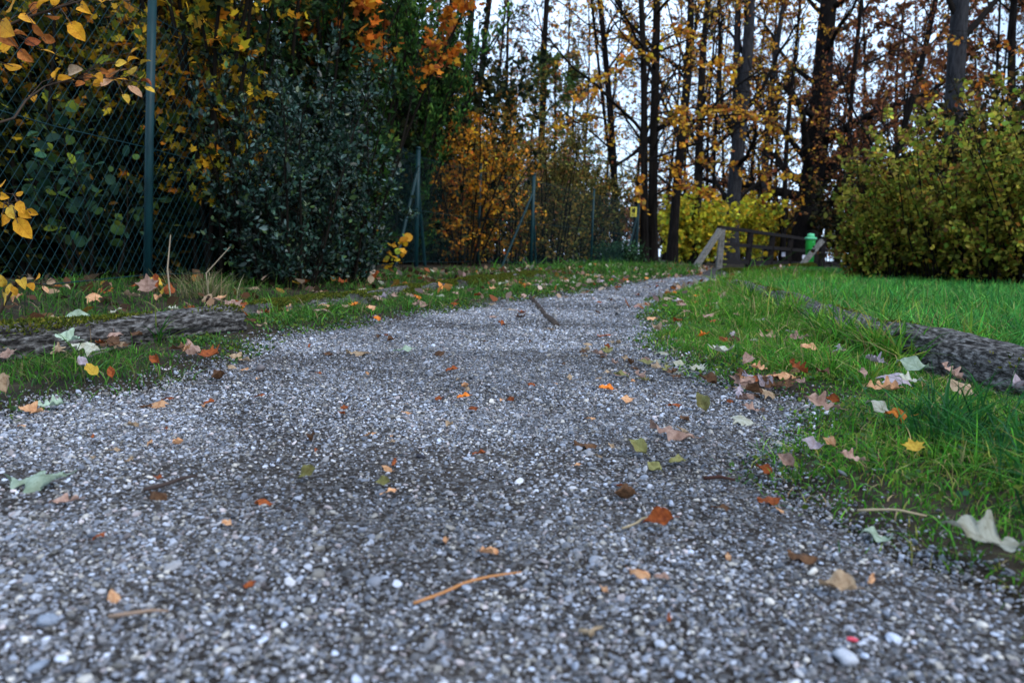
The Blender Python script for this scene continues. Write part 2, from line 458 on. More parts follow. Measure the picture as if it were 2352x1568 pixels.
# ------------------------------------------------------------------ ground, path
def axis(vals):
    out = []
    for a, b, n in vals: out += list(np.linspace(a, b, n, endpoint=False))
    return np.array(out + [vals[-1][1]])
gx = axis([(-900, -60, 8), (-60, -12, 16), (-12, -3, 24), (-3, 3.5, 150), (3.5, 14, 40), (14, 60, 16), (60, 900, 8)])
gy = axis([(-400, -10, 6), (-10, 0.2, 14), (0.2, 4, 130), (4, 14, 80), (14, 40, 40), (40, 1600, 14)])
XX, YY = np.meshgrid(gx, gy)
ZZ = terrain(XX, YY)
nx, ny = len(gx), len(gy)
idx = np.arange(nx * ny).reshape(ny, nx)
a, b, c, d = idx[:-1, :-1].ravel(), idx[:-1, 1:].ravel(), idx[1:, 1:].ravel(), idx[1:, :-1].ravel()
mb = MB(); mb.add(np.stack([XX, YY, ZZ - 0.004], -1).reshape(-1, 3), np.concatenate([np.stack([a, b, c], 1), np.stack([a, c, d], 1)]))
g = mb.build('ground', M['soil'], kind='structure')
tag(g, 'dark brown soil under the grass, shrubs and trees', 'ground')

py_ = axis([(-3, 0.3, 8), (0.3, 10, 260), (10, 60, 60)])
k = 26
U = np.linspace(0, 1, k)[None]
PX = (xl(py_) + 0.01)[:, None] * (1 - U) + (xr(py_) - 0.01)[:, None] * U
PY = np.repeat(py_[:, None], k, 1)
PZ = terrain(PX, PY) + 0.001
idx = np.arange(len(py_) * k).reshape(len(py_), k)
a, b, c, d = idx[:-1, :-1].ravel(), idx[:-1, 1:].ravel(), idx[1:, 1:].ravel(), idx[1:, :-1].ravel()
mb = MB(); mb.add(np.stack([PX, PY, PZ], -1).reshape(-1, 3), np.concatenate([np.stack([a, b, c], 1), np.stack([a, c, d], 1)]))
p = mb.build('path', M['gravel_base'], kind='structure')
tag(p, 'grey gravel footpath curving away to the right', 'path')

# ------------------------------------------------------------------ gravel: loose pebbles (far too many to count)
def pebble_proto(i):
    import bmesh
    bm = bmesh.new()
    bmesh.ops.create_icosphere(bm, subdivisions=2 if i < 5 else 1, radius=0.5)
    r = np.random.default_rng(100 + i)
    dirs = norm(r.normal(0, 1, (9, 3))); cut = r.uniform(0.26, 0.42, 9)
    for v in bm.verts:
        co = np.array(v.co)
        for q in range(9):
            e = co @ dirs[q] - cut[q]
            if e > 0: co = co - dirs[q] * e * 0.92
        v.co = Vector(co * np.array([1.0, r.uniform(.65, .95), r.uniform(.36, .56)]))
    me = bpy.data.meshes.new('pebble'); bm.to_mesh(me); bm.free()
    me.polygons.foreach_set('use_smooth', np.zeros(len(me.polygons), bool) if i >= 3 else np.ones(len(me.polygons), bool))
    me.materials.append(M['pebble'])
    return bpy.data.objects.new('pebble', me)
pc = bpy.data.collections.new('pebble_shapes')
for i in range(8): pc.objects.link(pebble_proto(i))

pts, scl = [], []
for (y0, y1, dens, s0) in [(-0.2, 0.30, 30000, .0045), (0.30, 0.8, 124000, .0035), (0.8, 1.4, 112000, .0036), (1.4, 2.4, 68000, .0042), (2.4, 4.0, 38000, .0052), (4.0, 6.5, 16000, .0070), (6.5, 11, 5600, .0106)]:
    n = int((y1 - y0) * 2.4 * dens)
    y = rng.uniform(y0, y1, n); y = y + rng.normal(0, .09 * max(y0, .3), n); x = rng.uniform(-1.2, 1.2, n) + (xl(y) + xr(y)) / 2
    edge = np.minimum(x - xl(y), xr(y) - x) + np.abs(rng.normal(0, .045, n))
    patch = sstep(-.75, .55, wob(x, y, 3.6, 3.0) + .55 * wob(x, y, 9.5, 1.0) + .35 * wob(x, y, 26.0, 2.0) + .25) * (1 - .5 * sstep(.30, .02, xr(y) - x))
    keep = (edge > -0.005) & (rng.uniform(0, 1, n) < 0.30 + 0.70 * patch) & (np.abs(x) < 0.68 * y + 0.5)
    y, x = y[keep], x[keep]
    s = s0 * np.exp(rng.normal(0, 0.40, len(x)))
    big = rng.uniform(0, 1, len(x)) < 0.005
    s = np.where(big, s * 1.7, s)
    pts.append(np.stack([x, y, terrain(x, y) + s * rng.uniform(0.02, 0.34, len(x))], 1)); scl.append(s)
pts = np.vstack(pts); scl = np.concatenate(scl); n = len(pts)
me = bpy.data.meshes.new('gravel')
me.vertices.add(n); me.vertices.foreach_set('co', pts.astype(np.float32).ravel())
def addattr(me, name, typ, key, arr):
    at_ = me.attributes.new(name, typ, 'POINT'); at_.data.foreach_set(key, arr.ravel())
sc3 = scl[:, None] * np.exp(rng.normal(0, .16, (n, 3)))
addattr(me, 'pscale', 'FLOAT_VECTOR', 'vector', sc3.astype(np.float32))
rot = np.stack([rng.normal(0, .45, n), rng.normal(0, .45, n), rng.uniform(0, 6.28, n)], 1)
addattr(me, 'prot', 'FLOAT_VECTOR', 'vector', rot.astype(np.float32))
addattr(me, 'pidx', 'INT', 'value', rng.integers(0, 8, n).astype(np.int32))
tint = np.array([(.95, .99, 1.13), (1.0, .98, 1.02), (1.08, 1.0, .90), (1.10, .95, .95), (.90, .98, 1.18)])[rng.choice(5, n, p=[.3, .3, .17, .08, .15])]
gray = np.clip(np.exp(rng.normal(math.log(0.18), 0.62, n)), 0.02, .50)
patch = sstep(-.8, .6, wob(pts[:, 0], pts[:, 1], 3.1, .5) + .5 * wob(pts[:, 0], pts[:, 1], 8.3, 2))
gray = gray * (0.72 + 0.46 * patch)
pcol = np.ones((n, 4), np.float32); pcol[:, :3] = np.clip(gray[:, None] * tint, 0.02, 0.8)
addattr(me, 'pcol', 'FLOAT_COLOR', 'color', pcol)
gr = bpy.data.objects.new('gravel', me); COL.objects.link(gr)
gr['kind'] = 'stuff'; tag(gr, 'loose grey pebbles and grit covering the footpath', 'gravel')
ng = bpy.data.node_groups.new('scatter_pebbles', 'GeometryNodeTree')
ng.interface.new_socket('Geometry', in_out='INPUT', socket_type='NodeSocketGeometry')
ng.interface.new_socket('Geometry', in_out='OUTPUT', socket_type='NodeSocketGeometry')
gi = ng.nodes.new('NodeGroupInput'); go = ng.nodes.new('NodeGroupOutput')
iop = ng.nodes.new('GeometryNodeInstanceOnPoints')
ci = ng.nodes.new('GeometryNodeCollectionInfo'); ci.inputs['Collection'].default_value = pc
ci.inputs['Separate Children'].default_value = True; ci.inputs['Reset Children'].default_value = True
def nattr(name, typ):
    q = ng.nodes.new('GeometryNodeInputNamedAttribute'); q.data_type = typ; q.inputs['Name'].default_value = name
    return q.outputs['Attribute']
e2r = ng.nodes.new('FunctionNodeEulerToRotation')
ng.links.new(gi.outputs[0], iop.inputs['Points']); ng.links.new(ci.outputs[0], iop.inputs['Instance'])
iop.inputs['Pick Instance'].default_value = True
ng.links.new(nattr('pidx', 'INT'), iop.inputs['Instance Index'])
ng.links.new(nattr('prot', 'FLOAT_VECTOR'), e2r.inputs[0]); ng.links.new(e2r.outputs[0], iop.inputs['Rotation'])
ng.links.new(nattr('pscale', 'FLOAT_VECTOR'), iop.inputs['Scale'])
ng.links.new(iop.outputs[0], go.inputs[0])
md = gr.modifiers.new('scatter', 'NODES'); md.node_group = ng

# ------------------------------------------------------------------ edging logs
LOGS = []        # (p0, p1, r) for keeping grass out of the wood
def log(p0, p1, r, label, moss_amount=0.0, seed=0):
    p0 = np.array(p0, float); p1 = np.array(p1, float)
    LOGS.append((p0, p1, r))
    ax = p1 - p0; L = np.linalg.norm(ax); ax /= L
    yaw = math.atan2(ax[1], ax[0])
    ns, nr = 72, max(24, int(L / 0.022))
    rg = np.random.default_rng(seed)
    s = np.linspace(0, L, nr); th = np.linspace(0, 2 * np.pi, ns, endpoint=False)
    S, T = np.meshgrid(s, th, indexing='ij')
    rad = r * (1 + .06 * np.sin(S * 3.1 + seed) + .05 * np.sin(S * 7.7 + 2 * T + seed) + .04 * np.sin(3 * T + seed * 2 + S * 1.3))
    for q in range(int(14 + 10 * L)):        # drying cracks running along the grain
        t0 = rg.uniform(0, 2 * np.pi); w = rg.uniform(.03, .075); s0 = rg.uniform(0, L); ln = rg.uniform(.08, .5)
        dT = np.angle(np.exp(1j * (T - t0 - .06 * np.sin(S * 5 + q))))
        rad -= r * rg.uniform(.08, .26) * np.exp(-(dT / w) ** 2) * np.exp(-((S - s0) / ln) ** 2)
    rad += r * (rg.normal(0, .010, rad.shape) + .035 * np.sin(T * 9 + 2.5 * np.sin(S * 6 + seed)) * np.sin(S * 11 + T * 2))
    endt = np.minimum(S, L - S); rad *= 1 - .10 * np.exp(-endt / .02)
    x = S; y = rad * np.cos(T); z = rad * np.sin(T) * .92
    bend = .02 * np.sin(S / L * np.pi) * (1 if seed % 2 else -1)
    v = np.stack([x, y + bend, z], -1).reshape(-1, 3)
    root = thing('log', p0, label, 'log')
    root.rotation_euler = (0, 0, yaw)
    i = np.arange(nr - 1)[:, None] * ns; j = np.arange(ns)[None]; j2 = (j + 1) % ns
    A, B, C, D = (i + j).ravel(), (i + j2).ravel(), (i + ns + j2).ravel(), (i + ns + j).ravel()
    mbl = MB(); mbl.add(v, np.concatenate([np.stack([A, C, B], 1), np.stack([A, D, C], 1)]))
    me = mbl.mesh('trunk_wood', M['log']); o = bpy.data.objects.new('trunk_wood', me); COL.objects.link(o); o.parent = root
    slope = (p1[2] - p0[2]) / L
    for e, sx in ((0, 0.0), (1, L)):
        mbe = MB(); ring = v[:ns] if e == 0 else v[-ns:]
        cen = ring.mean(0) + np.array([.006 if e == 0 else -.006, 0, 0])
        vv = np.vstack([ring, (ring + cen) / 2 + np.array([(.004 if e == 0 else -.004), 0, 0]), cen[None]])
        t = []
        for q in range(ns):
            q2 = (q + 1) % ns
            t += [(q, q2, ns + q2), (q, ns + q2, ns + q), (ns + q, ns + q2, 2 * ns)]
        mbe.add(vv, t); o2 = bpy.data.objects.new('end_face', mbe.mesh('end_face', M['wood_grey'], False)); COL.objects.link(o2); o2.parent = root
    if moss_amount > 0:
        mbm = MB()
        n = int(190000 * moss_amount * L * r * 2)
        sx = rg.uniform(0, L, n); tt = rg.normal(np.pi / 2 + .15, .62, n)
        f = wob(sx + seed * 3.1, tt * .35, 5.2, seed) + rg.normal(0, .12, n)
        kp = f > 0.62 - 1.1 * moss_amount
        sx, tt = sx[kp], tt[kp]
        ii = np.clip((sx / L * (nr - 1)).astype(int), 0, nr - 1); jj = ((tt % (2 * np.pi)) / (2 * np.pi) * ns).astype(int) % ns
        rr = rad[ii, jj]; Nn = np.stack([0 * sx, np.cos(tt), np.sin(tt)], 1)
        Pp = np.stack([sx, rr * np.cos(tt) + bend[ii, jj], rr * np.sin(tt) * .92], 1) - Nn * .003
        leaves(mbm, Pp, Nn + rdir(len(sx)) * .8, rdir(len(sx)), rg.uniform(.005, .012, len(sx)) * (1 + .10 * p0[1]),
               pick([(.10, .115, .012, 3), (.055, .075, .010, 3), (.15, .14, .02, 1.5), (.03, .04, .008, 2)], len(sx)), NARROW, wid=np.full(len(sx), 1.6))
        o3 = bpy.data.objects.new('moss', mbm.mesh('moss', M['moss'])); COL.objects.link(o3); o3.parent = root; o3['kind'] = 'stuff'
    root.rotation_euler = (0, -math.atan(slope), yaw)
    return root

def lp(px, py, ztop, r):
    q = ground(px, py, ztop); return (q.x, q.y, ztop - r * .92)
# left edging
log(lp(-110, 331, .104, .075), lp(230, 304.5, .100, .07), .074, 'cracked grey edging log with mossy near end, nearest on the left', .34, 3)
log(lp(252, 302, .075, .06), lp(350, 291.5, .075, .06), .058, 'short half-buried mossy log below the dark privet bush', .62, 5)
log(lp(356, 292, .08, .06), lp(455, 279, .085, .06), .062, 'mossy edging log below the first braced fence post', .55, 6)
log(lp(459, 279, .09, .07), lp(572, 268, .10, .08), .075, 'edging log with thick moss cushions below the second fence brace', .95, 7)
log(lp(578, 268, .09, .08), lp(690, 266, .09, .09), .085, 'farthest dark edging log on the left, near the bend', .6, 8)
# right edging
log(lp(1110, 360, .118, .10), lp(880, 321, .108, .085), .090, 'thick weathered grey log at the right edge of the picture', .06, 12)
log(lp(874, 318, .11, .07), lp(812, 301, .11, .07), .074, 'grey log showing through grass, second from the right edge', .10, 13)
log(lp(808, 298.5, .11, .07), lp(727, 277.5, .12, .07), .074, 'long grey log between verge and meadow, third from the right edge', .16, 14)
m0 = at(722, 270.5, 12.6); m1 = at(812, 264.2, 15.2)
log((m0.x, m0.y, m0.z - .085), (m1.x, m1.y, m1.z - .085), .115, 'yellow-green mossy log in the grass before the wooden railing', 1.1, 15)

def near_log(x, y, which=5):
    p0, p1, r = LOGS[which]
    dx, dy = p1[0] - p0[0], p1[1] - p0[1]; L2 = dx * dx + dy * dy
    t = np.clip(((x - p0[0]) * dx + (y - p0[1]) * dy) / L2, 0, .8)
    return np.exp(-(np.hypot(x - p0[0] - t * dx, y - p0[1] - t * dy) / .26) ** 4)

def in_log(x, y, pad=0.0):
    hit = np.zeros(len(x), bool)
    for p0, p1, r in LOGS:
        dx, dy = p1[0] - p0[0], p1[1] - p0[1]; L2 = dx * dx + dy * dy
        t = np.clip(((x - p0[0]) * dx + (y - p0[1]) * dy) / L2, 0, 1)
        hit |= np.hypot(x - p0[0] - t * dx, y - p0[1] - t * dy) < r * .9 + pad
    return hit

# dark timber water bar set across the path
w0 = gpt(*V(1219, 683)); w1 = gpt(*V(1278, 748)); mbw = MB()
uu = np.linspace(0, 1, 22)[:, None]; WP = np.array(w0)[None] * (1 - uu) + np.array(w1)[None] * uu
WP[:, 2] = terrain(WP[:, 0], WP[:, 1]) - .007; WP[:, 0] += .006 * np.sin(uu[:, 0] * 7)
tubes(mbw, WP[None], (.019 * (1 + .08 * np.sin(uu[:, 0] * 17) + .04 * np.sin(uu[:, 0] * 41)))[None], 9, cap=True)
o = mbw.build('water_bar', M['wood_bar']); tag(o, 'dark half-sunk timber strip lying obliquely across the far gravel', 'water bar')

# ------------------------------------------------------------------ grass
def blades(mb, x, y, h, w, bend, col, az=None):
    n = len(x)
    az = rng.uniform(0, 6.283, n) if az is None else az
    fa = rng.uniform(0, 6.283, n)
    P = np.stack([x, y, terrain(x, y) - .004], 1)
    dr = np.stack([np.cos(az), np.sin(az), 0 * az], 1); sd = np.stack([np.cos(fa), np.sin(fa), 0 * fa], 1)
    s = np.array([0, .35, .72, 1.0]); vs = []
    for i, q in enumerate(s):
        cen = P + dr * (h * bend * q ** 2)[:, None] + np.array([0, 0, 1.0]) * (h * (q - .38 * np.minimum(bend, 1.3) * q ** 2.2))[:, None]
        if i < 3:
            ww = (w * (1, .95, .62)[i] * .5)[:, None] * sd
            vs += [cen - ww, cen + ww]
        else: vs.append(cen)
    vv = np.stack(vs, 1)
    tt = np.array([(0, 1, 3), (0, 3, 2), (2, 3, 5), (2, 5, 4), (4, 5, 6)])
    tris = (tt[None] + (np.arange(n) * 7)[:, None, None]).reshape(-1, 3)
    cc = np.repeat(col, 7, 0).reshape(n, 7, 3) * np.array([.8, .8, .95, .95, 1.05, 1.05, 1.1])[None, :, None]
    mb.add(vv.reshape(-1, 3), tris, cc.reshape(-1, 3))

G_VERGE = [(.048, .185, .014, 4), (.080, .235, .020, 3), (.125, .255, .022, 2), (.030, .105, .014, 2), (.24, .24, .05, 1.3), (.34, .26, .12, 1.0)]
G_MEADOW = [(.042, .195, .030, 4), (.070, .250, .040, 3), (.115, .275, .045, 2), (.024, .12, .026, 2.5), (.22, .22, .07, .5)]
G_LEFT = [(.050, .150, .018, 4), (.075, .185, .024, 3), (.028, .085, .020, 2), (.10, .12, .03, 1.2), (.20, .16, .08, .6)]

def tufts(n, x0, x1, y0, y1, cond, per, rad):
    cx = rng.uniform(x0, x1, n); cy = rng.uniform(y0, y1, n)
    k = cond(cx, cy); cx, cy = cx[k], cy[k]
    x = np.repeat(cx, per); y = np.repeat(cy, per)
    r = np.abs(rng.normal(0, rad, len(x))); a = rng.uniform(0, 6.283, len(x))
    return x + r * np.cos(a), y + r * np.sin(a), a

def vis(x, y, m=.75): return (np.abs(x) < .66 * y + m)

# right verge
mb = MB()
for (y0, y1, dens, hh, ww) in [(.45, 1.6, 26000, .030, .0017), (1.6, 3.2, 17000, .036, .0024), (3.2, 6.5, 7000, .045, .0042), (6.5, 12, 3200, .06, .007)]:
    n = int((y1 - y0) * 1.6 * dens)
    y = rng.uniform(y0, y1, n); x = xr(y) + rng.uniform(-.05, 1.5, n)
    dr = x - xr(y)
    thin = sstep(-.03, .10, dr + rng.normal(0, .02, n)) * (.55 + .45 * (wob(x, y, 6) > -.35))
    k = (rng.uniform(0, 1, n) < thin) & vis(x, y) & ~in_log(x, y)
    x, y, dr = x[k], y[k], dr[k]; n = len(x)
    h = hh * np.exp(rng.normal(0, .38, n)) * (.42 + .85 * sstep(.05, .45, dr)) * (1 + .45 * wob(x, y, 5, 2) + .3 * wob(x, y, 14, 1)) * (1 - .6 * near_log(x, y))
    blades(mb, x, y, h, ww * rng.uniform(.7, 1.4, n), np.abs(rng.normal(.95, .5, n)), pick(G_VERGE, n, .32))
# longer tufts along the log and in the near right corner
x, y, a = tufts(190, .2, 2.0, .6, 6.5, lambda cx, cy: (cx - xr(cy) > .22) & (cx - xr(cy) < 1.0) & vis(cx, cy) & ~in_log(cx, cy, -.02), 26, .022)
k = ~in_log(x, y, -.03); x, y, a = x[k], y[k], a[k]; n = len(x)
blades(mb, x, y, rng.uniform(.045, .12, n), rng.uniform(.0025, .0052, n), np.abs(rng.normal(.85, .35, n)), pick(G_VERGE + [(.13, .20, .02, 1.5)], n), a + rng.normal(0, .5, n))
for li, t0, t1, cnt in ((5, .55, 1.05, 26), (6, 0, .35, 10), (6, .7, 1.0, 8), (7, 0, 1, 26)):
    p0, p1, r = LOGS[li]
    tt = rng.uniform(t0, t1, cnt); sd_ = rng.choice([-1, 1], cnt, p=[.65, .35]) * rng.uniform(.9, 1.5, cnt) * r
    dx, dy = p1[0] - p0[0], p1[1] - p0[1]; ll = math.hypot(dx, dy)
    cx = p0[0] + dx * tt + dy / ll * sd_; cy = p0[1] + dy * tt - dx / ll * sd_
    x = np.repeat(cx, 24) + rng.normal(0, .022, cnt * 24); y = np.repeat(cy, 24) + rng.normal(0, .022, cnt * 24); n = len(x)
    blades(mb, x, y, rng.uniform(.06, .15, n) * (1 + .08 * y), rng.uniform(.0025, .005, n) * (1 + .12 * y), np.abs(rng.normal(.9, .4, n)), pick(G_VERGE + [(.16, .24, .03, 2)], n, .3))
x, y, a = tufts(52, .58, 1.0, .72, 1.3, lambda cx, cy: (cx - xr(cy) > .12), 17, .03); n = len(x)
blades(mb, x, y, rng.uniform(.05, .14, n), rng.uniform(.0025, .005, n), np.abs(rng.normal(1.0, .45, n)), pick([(.02, .10, .02, 3), (.03, .135, .025, 3), (.015, .07, .02, 2), (.08, .15, .03, .5)], n), a + rng.normal(0, .5, n))
o = mb.build('verge_grass', M['grass'], kind='stuff'); tag(o, 'short green grass between the gravel path and the right-hand logs', 'grass')

# meadow
mb = MB()
def beyond_right_logs(x, y):
    lx = np.interp(y, [.8, 1.5, 2.2, 3.0, 4.5, 6, 9, 14], [1.45, 1.25, 1.13, 1.12, 1.42, 1.85, 3.0, 4.6])
    return x > lx
for (y0, y1, x1, dens, hh, ww) in [(1.0, 3.0, 3.4, 5600, .085, .0042), (3.0, 6.0, 5.6, 3000, .092, .0060), (6.0, 9.0, 9.5, 1700, .080, .0085), (9, 17, 13, 620, .042, .012)]:
    n = int((y1 - y0) * x1 * dens)
    y = rng.uniform(y0, y1, n); x = rng.uniform(.8, .8 + x1, n)
    k = beyond_right_logs(x, y) & vis(x, y, .6) & ~in_log(x, y) & (x > xr(y) + .2)
    x, y = x[k], y[k]; n = len(x)
    h = hh * np.exp(rng.normal(0, .30, n)) * (1 + .30 * wob(x, y, 2.2, 1) + .2 * wob(x, y, 7, 4))
    h = np.minimum(h, hh * 1.75)
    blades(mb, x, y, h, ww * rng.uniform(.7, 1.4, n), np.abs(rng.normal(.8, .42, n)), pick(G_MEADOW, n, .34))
o = mb.build('meadow_grass', M['grass'], kind='stuff'); tag(o, 'lush long bright green meadow grass right of the logs', 'grass')

# left verge
mb = MB()
for (y0, y1, dens, hh, ww) in [(1.1, 2.4, 11000, .030, .0022), (2.4, 4.5, 7000, .036, .0034), (4.5, 9, 3600, .04, .0062), (9, 20, 900, .07, .014)]:
    n = int((y1 - y0) * 2.0 * dens)
    y = rng.uniform(y0, y1, n); x = xl(y) - rng.uniform(-.05, 2.0, n)
    dl = xl(y) - x
    thin = sstep(-.03, .12, dl + rng.normal(0, .03, n)) * (.30 + .70 * (wob(x, y, 6.5, 1) > -.15)) * (1 - .72 * sstep(.52, .66, dl) * (y < 10))
    k = (rng.uniform(0, 1, n) < thin) & vis(x, y) & ~in_log(x, y)
    x, y, dl = x[k], y[k], dl[k]; n = len(x)
    h = hh * np.exp(rng.normal(0, .40, n)) * (.55 + .55 * sstep(0, .3, dl)) * (1 + .5 * wob(x, y, 5, 2) + .3 * wob(x, y, 13, 2)) * (1 - .45 * near_log(x, y, 0))
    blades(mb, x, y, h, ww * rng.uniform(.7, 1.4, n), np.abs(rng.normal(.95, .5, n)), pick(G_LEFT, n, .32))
x, y, a = tufts(150, -2.2, 3, 1.2, 8, lambda cx, cy: (xl(cy) - cx > .02) & (xl(cy) - cx < .55) & vis(cx, cy) & ~in_log(cx, cy, -.02), 22, .018)
k = ~in_log(x, y, -.03); x, y, a = x[k], y[k], a[k]; n = len(x)
blades(mb, x, y, rng.uniform(.05, .11, n), rng.uniform(.0025, .005, n), np.abs(rng.normal(.7, .35, n)), pick(G_LEFT + [(.03, .14, .02, 4)], n), a + rng.normal(0, .5, n))
o = mb.build('verge_grass', M['grass'], kind='stuff'); tag(o, 'patchy green grass strip between the gravel path and the left-hand logs', 'grass')

# low moss and clover on both verges
mb = MB()
for side in (-1, 1):
    n = 26000
    y = rng.uniform(.8, 6, n) ** 1.0; off = rng.uniform(-.03, .8, n)
    x = xl(y) - off if side < 0 else xr(y) + off
    k = (wob(x, y, 4.4, 5 + side) + rng.normal(0, .15, n) > .05) & vis(x, y) & ~in_log(x, y); x, y = x[k], y[k]; n = len(x)
    leaves(mb, np.stack([x, y, terrain(x, y) + rng.uniform(-.002, .012, n)], 1), rdir(n, .25), rdir(n, 2.0), rng.uniform(.004, .010, n) * (.8 + .15 * y),
           pick([(.07, .12, .014, 3), (.05, .10, .03, 2), (.10, .13, .02, 1), (.04, .09, .045, 1.5)], n), LEAF4, wid=np.full(n, 1.5))
o = mb.build('moss_and_clover', M['moss'], kind='stuff'); tag(o, 'low moss and clover growing between the verge grass', 'ground cover')

# ------------------------------------------------------------------ chain link fence on the left
FP = [(-80, 2.35, 1.30), (145, 3.72, 1.31), (331, 6.4, 1.31), (416, 9.3, 1.33), (478, 10.9, 1.33), (531, 11.9, 1.33), (591, 14.2, 1.32), (636, 17.2, 1.36)]
posts = []
for px, d, hgt in FP:
    q = at(px, horizon(px), d); posts.append(Vector((q.x, q.y, tz(q.x, q.y))))
posts.insert(0, posts[0] + (posts[0] - posts[1]) * 1.2)
PH = [1.30] + [f[2] for f in FP]
fence = thing('chain_link_fence', posts[1], 'dark green chain link fence with round posts along the left hedge', 'fence')
for i, (b_, hgt) in enumerate(zip(posts, PH)):
    mbp = MB(); lean = Vector((.012, 0, 0)) if i != 2 else Vector((.060, 0, 0))
    r = .019 if i in (0, 1, 2, 3, 5, 7) else .026
    tip = b_ + lean + Vector((0, 0, hgt))
    tubes(mbp, np.array([[b_ - Vector((0, 0, .2)), b_ + (tip - b_) * .5, tip]]), np.array([[r, r, r]]), 12, cap=True)
    po = mbp.build('post', M['fence'], fence)
    mbc = MB(); tubes(mbc, np.array([[tip - Vector((0, 0, .01)), tip + Vector((0, 0, .012)), tip + Vector((0, 0, .022))]]), np.array([[r * 1.12, r * 1.12, r * .5]]), 12, cap=True)
    co = mbc.build('cap', M['fence'], fence); co.parent = po
    if i in (4, 6, 8):
        for sgn, ln in ((-1, .60), (1, .42)):
            j = min(max(i + sgn, 0), len(posts) - 1)
            dv = (posts[j] - b_) if j != i else (b_ - posts[i - 1]); dv.z = 0; dv.normalize()
            side = Vector((-dv.y, dv.x, 0)) * (.10 * sgn)
            foot = b_ + dv * ln + side; foot.z = tz(foot.x, foot.y) - .05
            top = b_ + Vector((0, 0, hgt * .80))
            mbs = MB(); tubes(mbs, np.array([[foot, (foot + top) / 2, top]]), np.full((1, 3), .019), 10)
            mbs.build('brace', M['fence'], fence)
for i in range(len(posts) - 1):
    a_, b_ = posts[i], posts[i + 1]
    L = (b_ - a_).length; n = int(L / .062); Ht = 1.20
    u = np.arange(-int(Ht / .062) - 1, n + 2) * .062
    segs = []
    for sgn in (1, -1):
        for s in u:
            s0, z0, s1, z1 = (s, 0, s + Ht, Ht) if sgn > 0 else (s + Ht, 0, s, Ht)
            lo, hi = 0.0, 1.0
            if s1 != s0:
                t0, t1 = sorted(((0 - s0) / (s1 - s0), (L - s0) / (s1 - s0)))
                lo, hi = max(lo, t0), min(hi, t1)
            if hi - lo < .02: continue
            f = lambda t: a_ + (b_ - a_) * ((s0 + (s1 - s0) * t) / L) + Vector((.006 * sgn, .004 * sgn, .05 + Ht * t + .03 * math.sin((s0 + (s1 - s0) * t) * 1.1)))
            segs.append([f(lo), f((lo + hi) / 2), f(hi)])
    mbw = MB(); tubes(mbw, np.array(segs), np.full((len(segs), 3), .0009), 3)
    mbw.build('wire_mesh', M['wire'], fence)
    for z in (.06, .64, 1.24):
        mbt = MB(); q0 = a_ + Vector((0, 0, z)); q1 = b_ + Vector((0, 0, z))
        tubes(mbt, np.array([[q0, (q0 + q1) / 2 - Vector((0, 0, .012)), q1]]), np.full((1, 3), .0022), 4)
        mbt.build('tension_wire', M['wire'], fence)

# sign on the farthest fence post
sp = at(633.6, 211.5, 16.9)
sg = thing('warning_sign', sp, 'small yellow warning sign with black figure on the far fence post', 'sign')
mbs = MB(); box(mbs, sp, (.13, .006, .20)); mbs.build('plate', M['sign_y'], sg, False)
mbk = MB()
for (x, z, w, h_) in [(-.045, .09, .03, .05), (.0, .075, .05, .05), (.035, .105, .06, .04), (.02, .03, .07, .05), (-.02, .035, .05, .03), (-.05, .0, .05, .03), (.03, -.02, .04, .05), (-.005, -.025, .05, .03), (.05, .06, .03, .03), (-.055, .045, .02, .04)]:
    box(mbk, sp + Vector((x, -.008, z)) * .6, (w * .6, .004, h_ * .6), Matrix.Rotation(random.uniform(-.5, .5), 3, 'Y'))
mbk.build('pictogram', M['sign_k'], sg, False)
for z in (-.050, -.067, -.082):
    mbk = MB()
    x = -.05
    while x < .045:
        w = random.uniform(.008, .018); box(mbk, sp + Vector((x + w / 2, -.005, z)), (w, .003, .007)); x += w + .005
    mbk.build('lettering', M['sign_k'], sg, False)

# ------------------------------------------------------------------ wooden railings by the footbridge
def railing(name, label, xs, ds, top, brace_foot, wd, dark_from=1):
    P = [at(px, horizon(px), d) for px, d in zip(xs, ds)]
    P = [Vector((p.x, p.y, tz(p.x, p.y))) for p in P]
    root = thing(name, P[0], label, 'railing')
    for i, p in enumerate(P):
        m_ = MB(); beam(m_, p - Vector((0, 0, .3)), p + Vector((.05, 0, top[i] - .05)), wd, wd)
        m_.build('post', M['wood_grey'] if i < dark_from else M['wood_dark'], root, False)
    for zf, hh in ((1.0, .10), (.60, .11), (.16, .12)):
        for i in range(len(P) - 1):
            m_ = MB(); sh = Vector((0, -.07 if zf < 1 else 0, 0))
            a0 = P[i] + Vector((.05 * zf - (.10 if (zf == 1 and i == 0) else 0), 0, top[i] * zf)) + sh; a1 = P[i + 1] + Vector((.05 * zf, 0, top[i + 1] * zf)) + sh
            beam(m_, a0, a1, .13 if zf == 1 else .045, hh)
            m_.build('handrail' if zf == 1 else 'rail', M['wood_dark'], root, False)
    m_ = MB(); beam(m_, brace_foot, P[0] + Vector((-.02, -.05, top[0] - .07)), wd * .85, wd * .9)
    m_.build('brace', M['wood_grey'], root, False)
    return root, P
f0 = at(694, 262, 22.4); f0.z = tz(f0.x, f0.y) - .1
rl, RP = railing('wooden_railing', 'weathered wooden footbridge railing with dark handrail and diagonal brace', [719, 747.5, 769.5, 788, 804], [23, 24.6, 26.2, 27.8, 29.4], [1.14, 1.11, 1.08, 1.06, 1.03], f0, .15)
f1 = at(796.5, 263.5, 26.0); f1.z = tz(f1.x, f1.y) - .1
rl2, RP2 = railing('wooden_railing', 'dark end of a second wooden railing beside the green bin, half hidden by bush', [821, 850, 885], [26.4, 27.0, 27.6], [.98, .98, .98], f1, .15, 0)
